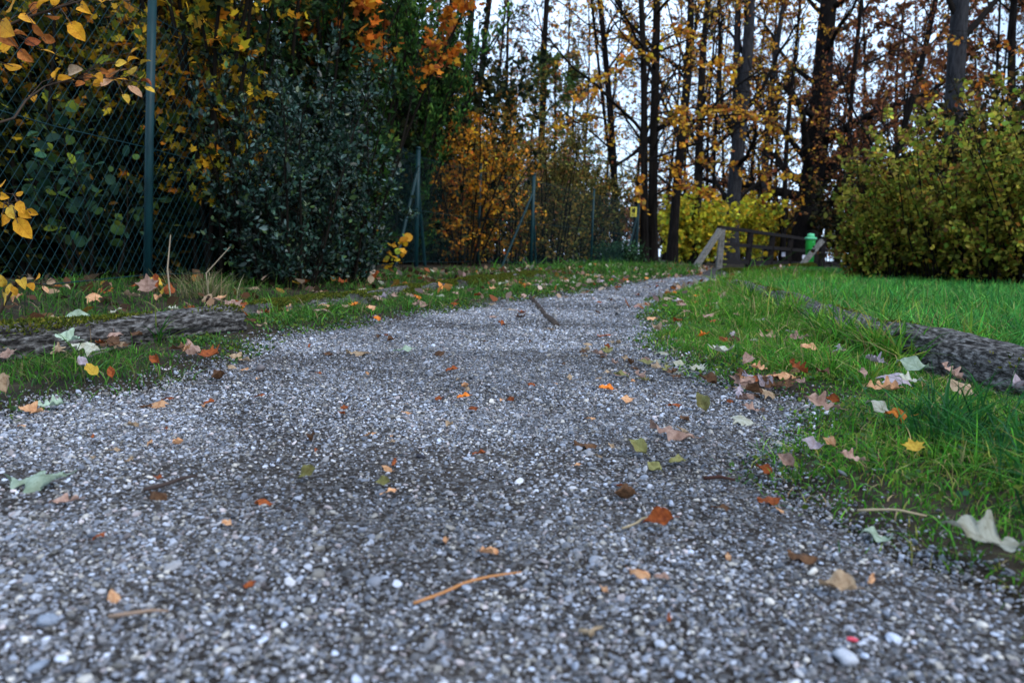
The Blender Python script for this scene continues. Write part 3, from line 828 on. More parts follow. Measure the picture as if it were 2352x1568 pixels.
for px, py, d in ((783.5, 254, 27.6), (804, 256.5, 29.1)):
    q = at(px, py, d)
    m_ = MB(); box(m_, q, (.12, .02, .14)); t_ = m_.build('reflector_plate', M['tag_white'], None, False)
    t_.name = 'reflector_plate'
    t_.parent = rl; t_.matrix_parent_inverse = Matrix.Translation(-rl.location)

# ------------------------------------------------------------------ green litter bin
bp_ = at(809.3, horizon(809.3), 27.4); bp_.z = tz(bp_.x, bp_.y)
bn = thing('litter_bin', bp_, 'bright green plastic litter bin behind the wooden railing end', 'bin')
def lathe(mb, prof, n=28, sq=3.2, sx=1.0, sy=.85, cen=(0, 0, 0)):
    th = np.linspace(0, 2 * np.pi, n, endpoint=False)
    rr = (np.abs(np.cos(th)) ** sq + np.abs(np.sin(th)) ** sq) ** (-1 / sq)
    v = np.array([[r * q * np.cos(t) * sx, r * q * np.sin(t) * sy, z] for r, z in prof for t, q in zip(th, rr)]) + np.asarray(cen)
    k = len(prof); i = np.arange(k - 1)[:, None] * n; j = np.arange(n)[None]; j2 = (j + 1) % n
    A, B, C, D = (i + j).ravel(), (i + j2).ravel(), (i + n + j2).ravel(), (i + n + j).ravel()
    q = np.arange(1, n - 1)
    mb.add(v, np.concatenate([np.stack([A, B, C], 1), np.stack([A, C, D], 1), np.stack([0 * q, q + 1, q], 1), np.stack([0 * q, q, q + 1], 1) + (k - 1) * n]))
z0 = .22; zt = .98
m_ = MB(); lathe(m_, [(.118, z0), (.128, z0 + .01), (.150, zt - .02), (.152, zt)], cen=bp_); bb = m_.build('body', M['bin'], bn)
m_ = MB(); lathe(m_, [(.17, zt), (.19, zt + .012), (.19, zt + .06), (.165, zt + .075)], cen=bp_); m_.build('rim', M['bin_pale'], bn)
m_ = MB(); lathe(m_, [(.118, zt + .07), (.112, zt + .14), (.10, zt + .185), (.06, zt + .20)], cen=bp_); m_.build('hood', M['bin_pale'], bn)
m_ = MB(); beam(m_, bp_ + Vector((0, .16, -.1)), bp_ + Vector((0, .16, zt)), .05, .05); m_.build('post', M['wood_dark'], bn, False)
m_ = MB(); box(m_, bp_ + Vector((.05, -.131, zt - .09)), (.035, .012, .03)); q_ = m_.build('lock', M['bin_pale'], bn, False); q_.parent = bb; q_.matrix_parent_inverse = Matrix()

# ------------------------------------------------------------------ trees
def poly(p0, d, L, n, wobble, up=0.0):
    """batch of wobbly polylines: p0 (m,3), d (m,3), L (m,)"""
    m = len(p0); P = np.zeros((m, n, 3)); P[:, 0] = p0; dd = norm(d); st = (L / (n - 1))[:, None]
    for i in range(1, n):
        dd = norm(dd + rng.normal(0, wobble, (m, 3)) + np.array([0, 0, up]))
        P[:, i] = P[:, i - 1] + dd * st
    return P

def along(P, t):
    """P (m,n,3), t (m,) in 0..1 -> points, tangents"""
    m, n, _ = P.shape
    f = np.clip(t, 0, .9999) * (n - 1); i = f.astype(int); fr = (f - i)[:, None]
    r = np.arange(m)
    return P[r, i] * (1 - fr) + P[r, i + 1] * fr, norm(P[r, i + 1] - P[r, i])

def tree(name, label, px, d, px_top, wpx, height, bark, cat='tree', nl=16, lo=.12, limb=.30, elev=(.5, 1.25), ntw=7, nst=3, nleaf=0, pal=None, lsize=.06,
         leaf_z=(0, 99), group=None, tmpl=LEAF4, twc=(.012, .010, .009), sprays=(), mat='leaf', fork=None, spray_leaf=95, xbias=0.0):
    base = at(px, horizon(px), d); base.z = tz(base.x, base.y)
    topf = at(px_top, 2, d)
    lean = np.array([(topf.x - base.x) / max(topf.z - base.z, .5), 0, 1.0])
    r0 = wpx * d / F / 2
    root = thing(name, base, label, cat, group)
    n = 16; u = np.linspace(0, 1, n)
    b0 = np.array(base)
    ph = rng.uniform(0, 6, 4)
    T = b0[None] + lean[None] * (u * height)[:, None]
    sw = min(.16, r0 * 1.2)
    T[:, 0] += sw * (np.sin(u * 7 + ph[0]) - np.sin(ph[0])) * u ** .5; T[:, 1] += sw * (np.sin(u * 6 + ph[1]) - np.sin(ph[1]))
    T[0, 2] -= .25
    rad = r0 * (1 - .72 * u) * (1 + .45 * np.exp(-u * height / .35))
    mbt = MB()
    tubes(mbt, T[None], rad[None], 12)
    if fork:
        hf, dpx, rf = fork
        i0 = int(hf / height * (n - 1)); f0_ = T[i0]
        m2 = 9; uu = np.linspace(0, 1, m2); hh = height - hf
        FK = f0_[None] + np.stack([dpx * d / F * (uu ** .75), 0 * uu + .1 * uu, hh * uu], 1) + lean[None] * 0
        FK[:, 0] += (lean[0] * hh * uu)
        mf = MB(); tubes(mf, FK[None], (rad[i0] * rf * (1 - .7 * uu))[None], 10); mf.build('fork', M[bark], root)
    mbt.build('trunk', M[bark], root)
    # limbs
    mbb = MB()
    t = np.sort(rng.uniform(lo, .97, nl)); ti = t * (n - 1); ii = ti.astype(int); fr = (ti - ii)[:, None]
    p0 = T[ii] * (1 - fr) + T[np.minimum(ii + 1, n - 1)] * fr
    az = np.arange(nl) * 2.399 + rng.uniform(0, 6.28) ; el = rng.uniform(*elev, nl)
    dd = np.stack([np.cos(az) * np.cos(el) + xbias, np.sin(az) * np.cos(el), np.sin(el)], 1)
    L = height * limb * (1.1 - .75 * t) * rng.uniform(.6, 1.15, nl)
    LP = poly(p0, dd, L, 7, .16, .05)
    rl_ = np.interp(t, u, rad) * rng.uniform(.28, .5, nl)
    tubes(mbb, LP, rl_[:, None] * np.linspace(1, .25, 7)[None], 6)
    tw_all = []
    si = rng.integers(0, nl, nl * ntw); tt = rng.uniform(.2, 1, nl * ntw)
    q, tg = along(LP[si], tt)
    TP = poly(q, tg + rdir(len(q)) * .85, L[si] * rng.uniform(.22, .5, len(q)), 5, .2, .03)
    rt = rl_[si] * .30
    tubes(mbb, TP, np.clip(rt, .004, .03)[:, None] * np.linspace(1, .4, 5)[None], 4)
    if nst:
        s2 = rng.integers(0, len(TP), len(TP) * nst); q2, tg2 = along(TP[s2], rng.uniform(.15, 1, len(s2)))
        SP = poly(q2, tg2 + rdir(len(s2)) * .8, np.linalg.norm(TP[s2, -1] - TP[s2, 0], axis=1) * rng.uniform(.3, .65, len(s2)), 4, .22, .02)
        tubes(mbb, SP, np.full((len(SP), 4), max(.0028, .00028 * d)) * np.linspace(1, .5, 4)[None], 3)
    else: SP = TP[:, ::1][:, :4]
    # leafy sprays: explicit side branches (start height, end pixel x, end pixel y, end depth)
    spr = []
    for (zs, ex, ey, ed) in sprays:
        i0 = np.interp(zs, T[:, 2], np.arange(n)); k0 = int(i0); f = i0 - k0
        s0 = T[k0] * (1 - f) + T[min(k0 + 1, n - 1)] * f
        e0 = np.array(at(ex, ey, ed)); m2 = 9; uu = np.linspace(0, 1, m2)[:, None]
        B_ = s0 * (1 - uu) + e0 * uu; B_[:, 2] += .10 * np.linalg.norm(e0 - s0) * np.sin(uu[:, 0] * np.pi) ; B_ += rng.normal(0, .03, B_.shape) * uu
        tubes(mbb, B_[None], (.022 * (1 - .8 * uu[:, 0]))[None], 5)
        ns_ = 16
        qq, tq = along(np.repeat(B_[None], ns_, 0), rng.uniform(.25, 1, ns_))
        dv = tq + rdir(ns_) * np.array([.9, .9, .35])
        S2 = poly(qq, dv, rng.uniform(.25, .8, ns_) * np.linalg.norm(e0 - s0) * .3, 4, .15, -.02)
        tubes(mbb, S2, np.full((ns_, 4), .006) * np.linspace(1, .4, 4)[None], 3)
        spr.append(S2)
    mbb_obj = mbb.build('branches', M['twig'], root, kind='stuff')
    mbl = MB()
    if nleaf and pal:
        k = rng.integers(0, len(SP), nleaf); q, tg = along(SP[k], rng.uniform(.1, 1, nleaf))
        kp = (q[:, 2] > leaf_z[0]) & (q[:, 2] < leaf_z[1]); q, tg = q[kp], tg[kp]; m = len(q)
        q = q + rng.normal(0, .02, q.shape)
        leaves(mbl, q, tg * .6 + rdir(m) + np.array([0, 0, -.3]), rdir(m, .8), lsize * np.exp(rng.normal(0, .22, m)), pick(pal, m), tmpl)
    for S2 in spr:
        m = spray_leaf; k = rng.integers(0, len(S2), m); q, tg = along(S2[k], rng.uniform(.05, 1, m))
        leaves(mbl, q + rng.normal(0, .012, q.shape), tg + rdir(m) * .8, rdir(m, 1.0), lsize * 1.15 * np.exp(rng.normal(0, .2, m)), pick(pal, m), ROUND)
    if mbl.v:
        mbl.build('crown', M[mat], root, kind='stuff')
    # bark colour for thin wood
    me = mbb_obj.data; ca = me.color_attributes['col']; c4 = np.ones((len(me.vertices), 4), np.float32); c4[:, :3] = twc
    ca.data.foreach_set('color', c4.ravel())
    return root

GOLD = [(.74, .34, .028, 4), (.80, .44, .04, 2.5), (.48, .16, .03, 2.5), (.30, .22, .04, 1.5), (.24, .085, .03, 2)]
ORANGE = [(.58, .17, .018, 4), (.65, .26, .025, 3), (.38, .10, .02, 2), (.25, .14, .03, 1)]
BROWN = [(.19, .068, .030, 4), (.28, .10, .035, 3), (.12, .048, .03, 3), (.38, .18, .04, 1), (.08, .06, .02, 1)]
DARKOLIVE = [(.05, .055, .018, 4), (.09, .075, .02, 2), (.035, .045, .018, 3), (.15, .09, .02, 1)]
GREENISH = [(.08, .13, .03, 4), (.13, .17, .04, 2), (.05, .09, .03, 2), (.26, .20, .04, 1), (.20, .11, .03, 1)]
PINKISH = [(.36, .17, .12, 3), (.42, .14, .07, 2), (.18, .11, .07, 3), (.30, .17, .05, 2), (.12, .10, .05, 2)]

tree('birch_tree', 'mossy yellow-green trunk forking with a darker twin behind the fence', 466, 22, 477, 9.5, 13, 'bark_moss', nl=14, nleaf=900, pal=DARKOLIVE, lsize=.075)
tree('forest_tree', 'dark leaning trunk just right of the mossy yellow-green one', 470, 23, 493, 8, 13, 'bark_brown', nl=14, nleaf=800, pal=DARKOLIVE, lsize=.075)
tree('forest_tree', 'straight dark trunk leftmost in the gap above the fence', 451, 26, 449, 7, 14, 'bark_dark', nl=18, nleaf=2200, pal=DARKOLIVE, lsize=.09)
tree('forest_tree', 'thin dark trunk left of the bright open patch of sky', 511, 26, 507, 4.5, 12, 'bark_dark', nl=18, nleaf=1500, pal=BROWN, lsize=.085)
tree('forest_tree', 'leaning dark trunk crossing the brightest patch of sky', 537, 24, 553, 7.5, 14, 'bark_dark', nl=14, lo=.2, nleaf=350, pal=DARKOLIVE, lsize=.08)
tree('beech_tree', 'slim dark beech with sparse yellow leaves left of the paired trunks', 618, 19.5, 604, 7.5, 13, 'bark_dark', nl=20, elev=(.3, 1.1), nleaf=1900, pal=GOLD, lsize=.075,
     sprays=[(4.2, 575, 100, 17), (3.4, 560, 128, 18), (5.2, 650, 60, 17)], fork=(1.8, -26, .5))
tree('beech_tree', 'left trunk of the close dark pair beside the path', 645, 17.5, 637, 8, 13, 'bark_brown', nl=18, elev=(.2, 1.0), nleaf=1700, pal=GOLD, lsize=.072,
     sprays=[(3.2, 715, 150, 16), (2.3, 700, 185, 16), (4.4, 600, 90, 16), (1.9, 640, 205, 15.5)])
tree('beech_tree', 'right trunk of the close dark pair, with long sprays of golden leaves', 653, 18.2, 650, 10, 14, 'bark_brown', nl=18, elev=(.2, 1.0), nleaf=2200, pal=GOLD, lsize=.072,
     sprays=[(3.0, 760, 118, 16), (2.1, 780, 178, 17), (4.0, 745, 70, 16), (1.6, 720, 195, 16), (4.9, 700, 40, 16), (2.6, 690, 110, 15.5), (3.4, 805, 135, 17)], spray_leaf=120)
tree('forest_tree', 'dark trunk directly right of the close pair, behind yellow shrub', 672, 24, 682, 10, 15, 'bark_dark', nl=16, nleaf=1500, pal=DARKOLIVE + GOLD, lsize=.09)
tree('forest_tree', 'dark trunk leaning right behind the yellow shrub centre', 693, 26, 716, 9.5, 15, 'bark_dark', nl=16, nleaf=1700, pal=GOLD, lsize=.095)
tree('forest_tree', 'thin straight pole tree left of the pale forked trunk', 713, 30, 716, 4, 13, 'bark_dark', nl=16, nleaf=1200, pal=GOLD, lsize=.10)
tree('forest_tree', 'broad grey-brown trunk forked in two above the yellow shrub', 730, 29, 742, 16, 16, 'bark_grey', nl=14, nleaf=2200, pal=GOLD, lsize=.10, fork=(3.6, -9, .62))
tree('forest_tree', 'slanting grey trunk rising behind the footbridge handrail', 757, 33, 787, 9, 15, 'bark_grey', nl=14, nleaf=1600, pal=BROWN + GOLD, lsize=.11)
tree('oak_tree', 'massive black trunk, thickest in the picture, behind the green bin', 800, 34, 834, 27, 18, 'bark_dark', nl=22, elev=(.15, 1.1), lo=.08, limb=.34, nleaf=3800, pal=BROWN, lsize=.12,
     sprays=[(3.2, 880, 118, 32), (4.6, 890, 78, 32), (2.6, 862, 125, 32), (3.8, 905, 120, 31)], mat='leaf_dull', spray_leaf=130)
tree('forest_tree', 'thin dark trunk leaning far right behind the hornbeam bush', 862, 22, 932, 8, 13, 'bark_dark', nl=24, lo=.08, nleaf=2400, pal=BROWN, lsize=.10, mat='leaf_dull')
tree('forest_tree', 'upright grey trunk rising out of the hedge at far right', 950, 12.5, 961, 20, 14, 'bark_grey', nl=14, lo=.22, nleaf=900, pal=BROWN, lsize=.07, mat='leaf_dull')
tree('forest_tree', 'dark brown-leaved tree filling the top right corner', 1010, 14, 1030, 10, 9, 'bark_dark', nl=34, lo=.1, elev=(.0, 1.0), nleaf=8000, pal=BROWN + [(.03, .045, .03, 2)], lsize=.09, mat='leaf_dull')
tree('beech_tree', 'small tree with orange-yellow leaves above the right-hand hedge', 985, 11.4, 1000, 5, 4.6, 'bark_dark', nl=16, lo=.3, elev=(.0, .6), nleaf=1500, pal=ORANGE + GOLD, lsize=.055, leaf_z=(1.6, 3.4))
tree('forest_tree', 'bare thin sapling between the massive trunk and leaning trunk', 853, 30, 862, 7, 12, 'bark_dark', nl=20, nleaf=2300, pal=BROWN, lsize=.11, mat='leaf_dull')
tree('forest_tree', 'slim pole tree immediately left of the massive black trunk', 782, 31, 800, 6, 13, 'bark_dark', nl=22, lo=.08, nleaf=2600, pal=BROWN + GOLD, lsize=.11, mat='leaf_dull')
tree('forest_tree', 'dark trunk half seen through yellow leaves in the top left corner', 62, 7.0, 66, 9, 9, 'bark_dark', nl=14, lo=.2, nleaf=900, pal=DARKOLIVE, lsize=.06)
tree('leafy_tree', 'small light green leafy tree behind the olive shrub', 545, 19.5, 560, 4, 4.6, 'bark_dark', nl=22, lo=.25, elev=(.2, .9), limb=.36, nleaf=3800, pal=GREENISH, lsize=.075)
tree('leafy_tree', 'small brown-yellow tree before the bright sky patch', 570, 26, 575, 4, 6.4, 'bark_dark', nl=22, lo=.2, elev=(.4, 1.1), limb=.3, nleaf=3600, pal=[(.22, .14, .05, 3), (.14, .10, .05, 2), (.30, .15, .05, 1), (.08, .10, .03, 2)], lsize=.07)
# thin background trunks of the wood
BORD = ['first', 'second', 'third', 'fourth', 'fifth', 'sixth', 'seventh', 'eighth', 'ninth', 'tenth', 'eleventh', 'twelfth', 'thirteenth', 'fourteenth', 'fifteenth', 'sixteenth', 'seventeenth', 'eighteenth', 'nineteenth', 'twentieth', 'twenty-first', 'twenty-second', 'twenty-third', 'twenty-fourth']
bgpal = [BROWN, DARKOLIVE, GOLD, PINKISH]
for i, (px, d, wpx) in enumerate([(430, 36, 4), (488, 38, 4), (523, 40, 3.5), (560, 34, 3), (583, 40, 3.5), (603, 38, 3), (632, 36, 4), (664, 42, 4), (683, 40, 3.5), (704, 38, 4), (722, 44, 3.5), (748, 40, 4), (765, 36, 4), (774, 44, 4),
                                  (818, 40, 4), (838, 38, 4.5), (872, 36, 4), (890, 40, 5), (908, 36, 4), (925, 42, 4), (941, 38, 4), (975, 40, 5), (1000, 36, 4), (1018, 42, 5)]):
    tree('forest_tree', f'thin dark tree far back in the wood against the sky, {BORD[i]} from the left', px, d, px + rng.uniform(-14, 26), wpx, rng.uniform(11, 15), 'bark_dark', nl=30, lo=.04, elev=(.15, 1.2), limb=.26, ntw=7, nst=3,
         nleaf=2900 if px > 800 else (2200 if px > 740 or px < 540 else 1300), pal=bgpal[0] if px > 800 else (BROWN + GOLD if px > 640 else (DARKOLIVE + PINKISH if px < 540 else PINKISH + GOLD)), lsize=.13, group='thin trees far back in the wood', mat='leaf_dull')

# ------------------------------------------------------------------ shrubs
def shrub(name, label, px, d, rx, height, nstem, nleaf, lsize, pal, tmpl=LEAF4, mat='leaf', ry=None, low=.05, twl=(.25, .6), up=.35, stemc=(.011, .009, .007), droop=-.25, group=None, cat='shrub', twigs=None, loc=None, wid=None, lean=0.0, tp=.85, Lr=(.72, 1.03), lpt=14):
    if loc is None:
        q = at(px, horizon(px), d); loc = Vector((q.x, q.y, tz(q.x, q.y)))
    ry = ry or rx
    root = thing(name, loc, label, cat, group)
    b0 = np.array(loc)
    m = nstem
    a = rng.uniform(0, 6.28, m); rr = np.sqrt(rng.uniform(0, 1, m))
    p0 = b0 + np.stack([rx * .35 * rr * np.cos(a), ry * .35 * rr * np.sin(a), 0 * a - .05], 1)
    dd = np.stack([.55 * rx * rr * np.cos(a) + lean, .55 * ry * rr * np.sin(a), np.full(m, height * .9)], 1)
    L = height * rng.uniform(*Lr, m)
    SPn = poly(p0, dd, L, 8, .09, .02)
    ms = MB(); tubes(ms, SPn, (np.clip(height * .0065, .006, .022) * rng.uniform(.6, 1.3, m))[:, None] * np.linspace(1, .25, 8)[None], 5, stemc)
    nt_ = twigs or max(60, nleaf // lpt)
    k = rng.integers(0, m, nt_); t = rng.uniform(low, 1, nt_) ** tp
    q, tg = along(SPn[k], t)
    ang = rng.uniform(0, 6.28, nt_)
    od = np.stack([np.cos(ang), np.sin(ang), np.full(nt_, up)], 1)
    ln = rng.uniform(*twl, nt_) * rx * (1.15 - .55 * t)
    TP = poly(q, od + tg * .5, ln, 5, .22, .02)
    tubes(ms, TP, np.full((nt_, 5), max(.0022, .00025 * d)) * np.linspace(1, .5, 5)[None], 3, stemc)
    ms.build('stems', M['twig'], root, kind='stuff')
    ml = MB()
    k = rng.integers(0, nt_, nleaf); q, tg = along(TP[k], rng.uniform(.08, 1, nleaf) ** .8)
    q = q + rng.normal(0, lsize * .35, q.shape)
    kp = q[:, 2] > b0[2] + .03; q, tg = q[kp], tg[kp]; n = len(q)
    # neighbouring leaves of a twig share a tint
    tint = np.exp(rng.normal(0, .25, nt_))[k][kp][:, None]
    leaves(ml, q, tg * .7 + rdir(n) * .9 + np.array([0, 0, droop]), rdir(n, .9), lsize * np.exp(rng.normal(0, .25, n)), np.clip(pick(pal, n) * tint, .002, .85), tmpl, wid=None if wid is None else np.full(n, wid))
    ml.build('foliage', M[mat], root, kind='stuff')
    return root

MAPLE_P = [(.58, .31, .018, 4), (.42, .30, .018, 3), (.18, .19, .018, 3), (.06, .09, .015, 2.5), (.58, .20, .015, 1.4), (.28, .13, .015, 1)]
MAPLE_D = [(.24, .13, .015, 2), (.07, .08, .015, 3), (.025, .04, .012, 5), (.12, .06, .012, 1)]
DEEP_SHADE = [(.007, .013, .006, 5), (.013, .019, .007, 2), (.03, .026, .008, .7)]  # near-black leaf colours put the hedge interior's shade into the palette
PRIVET = [(.018, .046, .030, 4), (.030, .068, .050, 3), (.008, .020, .013, 5), (.08, .135, .120, 1.2), (.05, .085, .025, 1.2), (.04, .06, .02, 1)]
YEW = [(.030, .085, .016, 4), (.055, .125, .022, 3), (.018, .050, .014, 3), (.10, .15, .025, 1)]
GREENMIX = [(.022, .055, .016, 4), (.035, .080, .020, 3), (.012, .030, .012, 4), (.09, .11, .02, 1), (.30, .18, .02, .5)]
HAZEL = [(.035, .085, .045, 3), (.022, .055, .035, 3), (.06, .11, .03, 1.5), (.14, .18, .02, .7)]
HORN = [(.22, .23, .028, 4), (.34, .29, .04, 3), (.10, .12, .018, 3), (.46, .36, .06, 1.8), (.18, .09, .022, 1.5), (.17, .26, .035, 2), (.42, .19, .025, .6)]
HORN_B = [(.26, .26, .03, 3), (.38, .31, .04, 3), (.11, .13, .018, 3), (.24, .12, .03, 1.5), (.48, .38, .06, 1.5), (.20, .30, .04, 2), (.13, .06, .025, 1)]
YELLOW = [(.58, .50, .04, 4), (.70, .52, .04, 3), (.36, .40, .04, 3), (.20, .26, .04, 2), (.72, .40, .03, 1.5)]
ORSHRUB = [(.62, .27, .02, 4), (.48, .20, .02, 3), (.14, .10, .025, 3), (.08, .08, .02, 2), (.50, .12, .02, 1)]
OLBROWN = [(.18, .15, .035, 4), (.27, .18, .04, 3), (.06, .06, .02, 3), (.22, .10, .03, 1), (.07, .09, .025, 2)]

# left, behind the fence: dense back rows first
ORD = ['first', 'second', 'third', 'fourth', 'fifth', 'sixth', 'seventh', 'eighth', 'ninth', 'tenth', 'eleventh', 'twelfth', 'thirteenth', 'fourteenth', 'fifteenth', 'sixteenth', 'seventeenth', 'eighteenth', 'nineteenth', 'twentieth', 'twenty-first', 'twenty-second', 'twenty-third', 'twenty-fourth']
for i, (px, d, h_) in enumerate([(-60, 5.2, 2.2), (20, 5.6, 2.1), (95, 5.9, 2.1), (165, 6.3, 2.2), (235, 6.8, 2.5), (300, 7.5, 2.9), (345, 8.4, 3.1), (395, 10.2, 3.3)]):
    shrub('dense_shrub', f'dark leafy shrub deep in the hedge behind the fence, {ORD[i]} from the left', px, d, .92, h_, 16, 8200, .066, DEEP_SHADE + ([(.10, .07, .012, 1)] if i < 5 else []), mat='leaf_dull', group='dark shrubs deep in the left hedge', twl=(.35, .8), low=.0, tp=1.25)
for i, px in enumerate([-20, 55, 125, 190, 250, 310, 365, 410, 440]):
    shrub('dense_shrub', f'tall dark shrub in the rearmost row of the left hedge, {ORD[i]} from the left', px, 9.4 + .5 * i, 1.5, 2.5 + .16 * i, 14, 6500, .10, DEEP_SHADE + [(.06, .05, .012, 1)], mat='leaf_dull', group='rearmost dark shrubs of the left hedge', twl=(.35, .8), low=.0, tp=1.35)
shrub('field_maple', 'field maple with golden and green lobed leaves at the left edge', -10, 4.4, .75, 2.5, 12, 4200, .044, MAPLE_P[1:] + MAPLE_D, MAPLE, low=.20)
shrub('field_maple', 'yellow field maple directly behind the nearest fence post', 118, 4.75, .78, 2.6, 14, 3900, .042, MAPLE_P + MAPLE_D, MAPLE, low=.22)
shrub('field_maple', 'bright yellow field maple right of the nearest fence post', 205, 4.55, .60, 2.6, 18, 5200, .042, MAPLE_P + MAPLE_D[2:], MAPLE, low=.14)
for i, px in enumerate([-25, 40, 105, 170, 225]):
    shrub('low_shrub', f'low dark green growth at the hedge foot behind the wire, {ORD[i]} from the left', px, 4.35 + .08 * i, .42, 1.05, 12, 3000, .050, DEEP_SHADE[:2] + [(.018, .034, .012, 3), (.05, .06, .015, .5), (.16, .10, .015, .25)], ROUND if i % 2 else LEAF4, 'leaf_dull', low=.0, ry=.25, group='low growth at the hedge foot', stemc=(.006, .005, .004), Lr=(.4, 1.1))
shrub('hazel', 'sparse low hazel with large dull green leaves behind the wire mesh', 95, 3.98, .38, .86, 7, 190, .050, HAZEL, ROUND, low=.2, twigs=60, ry=.12)
shrub('privet', 'dark blue-green privet with small narrow leaves right of the maples', 284, 4.3, .46, 1.12, 30, 10500, .027, PRIVET, LEAF4, 'leaf_gloss', low=.0, droop=.15, wid=.8, tp=1.1, Lr=(.4, 1.15), up=.8, lpt=22)
shrub('privet', 'silvery dark privet spilling forward through the fence', 332, 4.8, .46, 1.35, 30, 11000, .028, PRIVET, LEAF4, 'leaf_gloss', low=.0, droop=.15, wid=.8, tp=1.1, Lr=(.4, 1.15), up=.8, lpt=22)
shrub('field_maple', 'overhanging field maple with bright orange leaves at top of hedge', 345, 6.4, .75, 3.0, 10, 3400, .058, ORANGE, MAPLE, low=.50, lean=.10)
shrub('conifer', 'tall green thuja with fine upright sprays beside the fence', 354, 6.4, .33, 3.2, 34, 26000, .042, YEW, SCALE, 'leaf_dull', low=.0, up=1.3, droop=.7, twl=(.3, .8), wid=2.0)
shrub('green_shrub', 'mid-green leafy shrub between the yellow maples and the privet', 250, 5.5, .7, 2.6, 20, 9000, .042, GREENMIX, LEAF4, low=.0, Lr=(.6, 1.1), lpt=18)
shrub('green_shrub', 'mid-green leafy shrub rising above the silvery privet', 322, 6.0, .7, 2.7, 20, 9000, .042, GREENMIX, LEAF4, low=.0, Lr=(.6, 1.1), lpt=18)
shrub('green_shrub', 'green leafy shrub behind the thuja, below the orange maple', 388, 10.1, .6, 3.2, 18, 8000, .046, GREENMIX, LEAF4, low=.0, Lr=(.6, 1.1), lpt=18)
shrub('conifer', 'narrow dark green conifer left of the first braced post', 402, 10.2, .55, 3.6, 26, 22000, .05, YEW, SCALE, 'leaf_dull', low=.0, up=1.3, droop=.7, twl=(.3, .8), wid=2.0)
shrub('orange_shrub', 'shrub with orange and yellow leaves behind the first braced post', 455, 10.9, .9, 2.6, 26, 7600, .048, ORSHRUB, LEAF4, low=.0, Lr=(.5, 1.15), lpt=20)
shrub('orange_shrub', 'golden brown shrub just left of the second braced post', 500, 12.9, 1.0, 2.6, 26, 7600, .048, ORSHRUB + OLBROWN, LEAF4, low=.0, Lr=(.5, 1.15), lpt=20)
shrub('twiggy_shrub', 'pinkish brown twiggy shrub rising above the orange ones', 475, 15, 1.1, 2.9, 26, 5200, .045, PINKISH, LEAF4, 'leaf_dull')
shrub('olive_shrub', 'olive brown shrub right of the second braced post', 550, 14.3, 1.05, 2.5, 28, 9500, .046, OLBROWN, LEAF4, 'leaf_dull', low=.0, Lr=(.5, 1.15), lpt=20)
shrub('olive_shrub', 'dense olive shrub around the lone fence post', 588, 17.4, 1.0, 2.2, 28, 9000, .052, OLBROWN + [(.05, .07, .025, 3)], LEAF4, 'leaf_dull', low=.0)
shrub('twiggy_shrub', 'reddish twiggy shrub under the light green tree', 530, 18, 1.35, 2.9, 28, 5600, .05, PINKISH + [(.30, .05, .05, .6)], LEAF4, 'leaf_dull')
shrub('olive_shrub', 'low dark green bramble at the foot of the signed fence post', 618, 16.6, .75, .5, 16, 2600, .045, [(.03, .075, .03, 3), (.045, .10, .05, 2), (.025, .05, .02, 2)], LEAF4, 'leaf_dull')
shrub('orange_shrub', 'low yellow and orange sprout leaning on the first braced post', 402, 8.2, .26, .36, 5, 45, .062, [(.70, .36, .02, 3), (.55, .25, .02, 2), (.25, .30, .04, 1)], ROUND, twigs=20)
shrub('yellow_shrub', 'bright yellow-green shrub left of the wooden railing', 690, 26.2, 1.5, 2.25, 24, 7000, .10, YELLOW, ROUND, ry=1.0, low=.02)
shrub('yellow_shrub', 'yellow shrub directly behind the footbridge handrail', 738, 31, 1.9, 2.6, 24, 7000, .11, YELLOW, ROUND, ry=1.0, low=.02)
shrub('yellow_shrub', 'orange-tinged shrub between handrail and massive trunk', 778, 36.5, 1.8, 2.7, 20, 4800, .11, [(.30, .17, .02, 3), (.20, .16, .025, 3), (.12, .10, .02, 2)], ROUND, ry=1.0, low=.02)
# right hedge
for i, (px, d, rx, h_) in enumerate([(871, 10.2, .62, 1.35), (903, 9.4, .72, 1.5), (950, 8.8, .82, 1.62), (997, 8.2, .88, 1.76), (1058, 7.8, .9, 1.85)]):
    lab = ['hornbeam bush at the left end of the hedge, beside the bin', 'olive green hornbeam bush, second from the left end of the hedge', 'yellowish hornbeam bush below the upright grey trunk',
           'hornbeam bush with brown patches near the right picture edge', 'hornbeam bush cut off by the right picture edge'][i]
    shrub('hornbeam', lab, px, d, rx, h_, 48, 7600, .047, HORN if i % 2 == 0 else HORN_B, LEAF4, low=.0, wid=1.25, ry=.7, tp=1.0, twl=(.25, .95), up=.9, Lr=(.38, 1.22), lpt=30)
for i, (px, d, h_) in enumerate([(880, 11.4, 1.6), (930, 10.6, 1.95), (990, 10, 2.2), (1040, 9.6, 2.4)]):  # mostly near-black leaf colours paint the shade inside the hedge
    shrub('hornbeam', f'inner growth coloured dark as shade behind the right hedge front, {ORD[i]} from its left end', px, d, 1.0, h_, 18, 5200, .066, [(.02, .02, .008, 3), (.035, .03, .01, 2), (.012, .012, .006, 3), (.10, .045, .015, 2), (.10, .10, .02, 1)], LEAF4, 'leaf_dull', group='shade-coloured growth inside the right hedge', twl=(.35, .9), Lr=(.5, 1.15), lpt=20)
# far undergrowth closing the view between the trunks
for i, px in enumerate([415, 470, 520, 570, 610, 650, 700, 745, 790, 835, 880, 930, 980, 1030]):
    shrub('undergrowth', f'low brown undergrowth far back between the trunks, {ORD[i]} from the left', px, 46 + 4 * (i % 3), 3.2, 4.2 + 1.3 * (i % 2) + (1.2 if px > 790 else 0), 26, 4200, .17, OLBROWN + PINKISH + BROWN, LEAF4, 'leaf_dull', group='undergrowth far back in the wood', ry=1.5, low=.02)

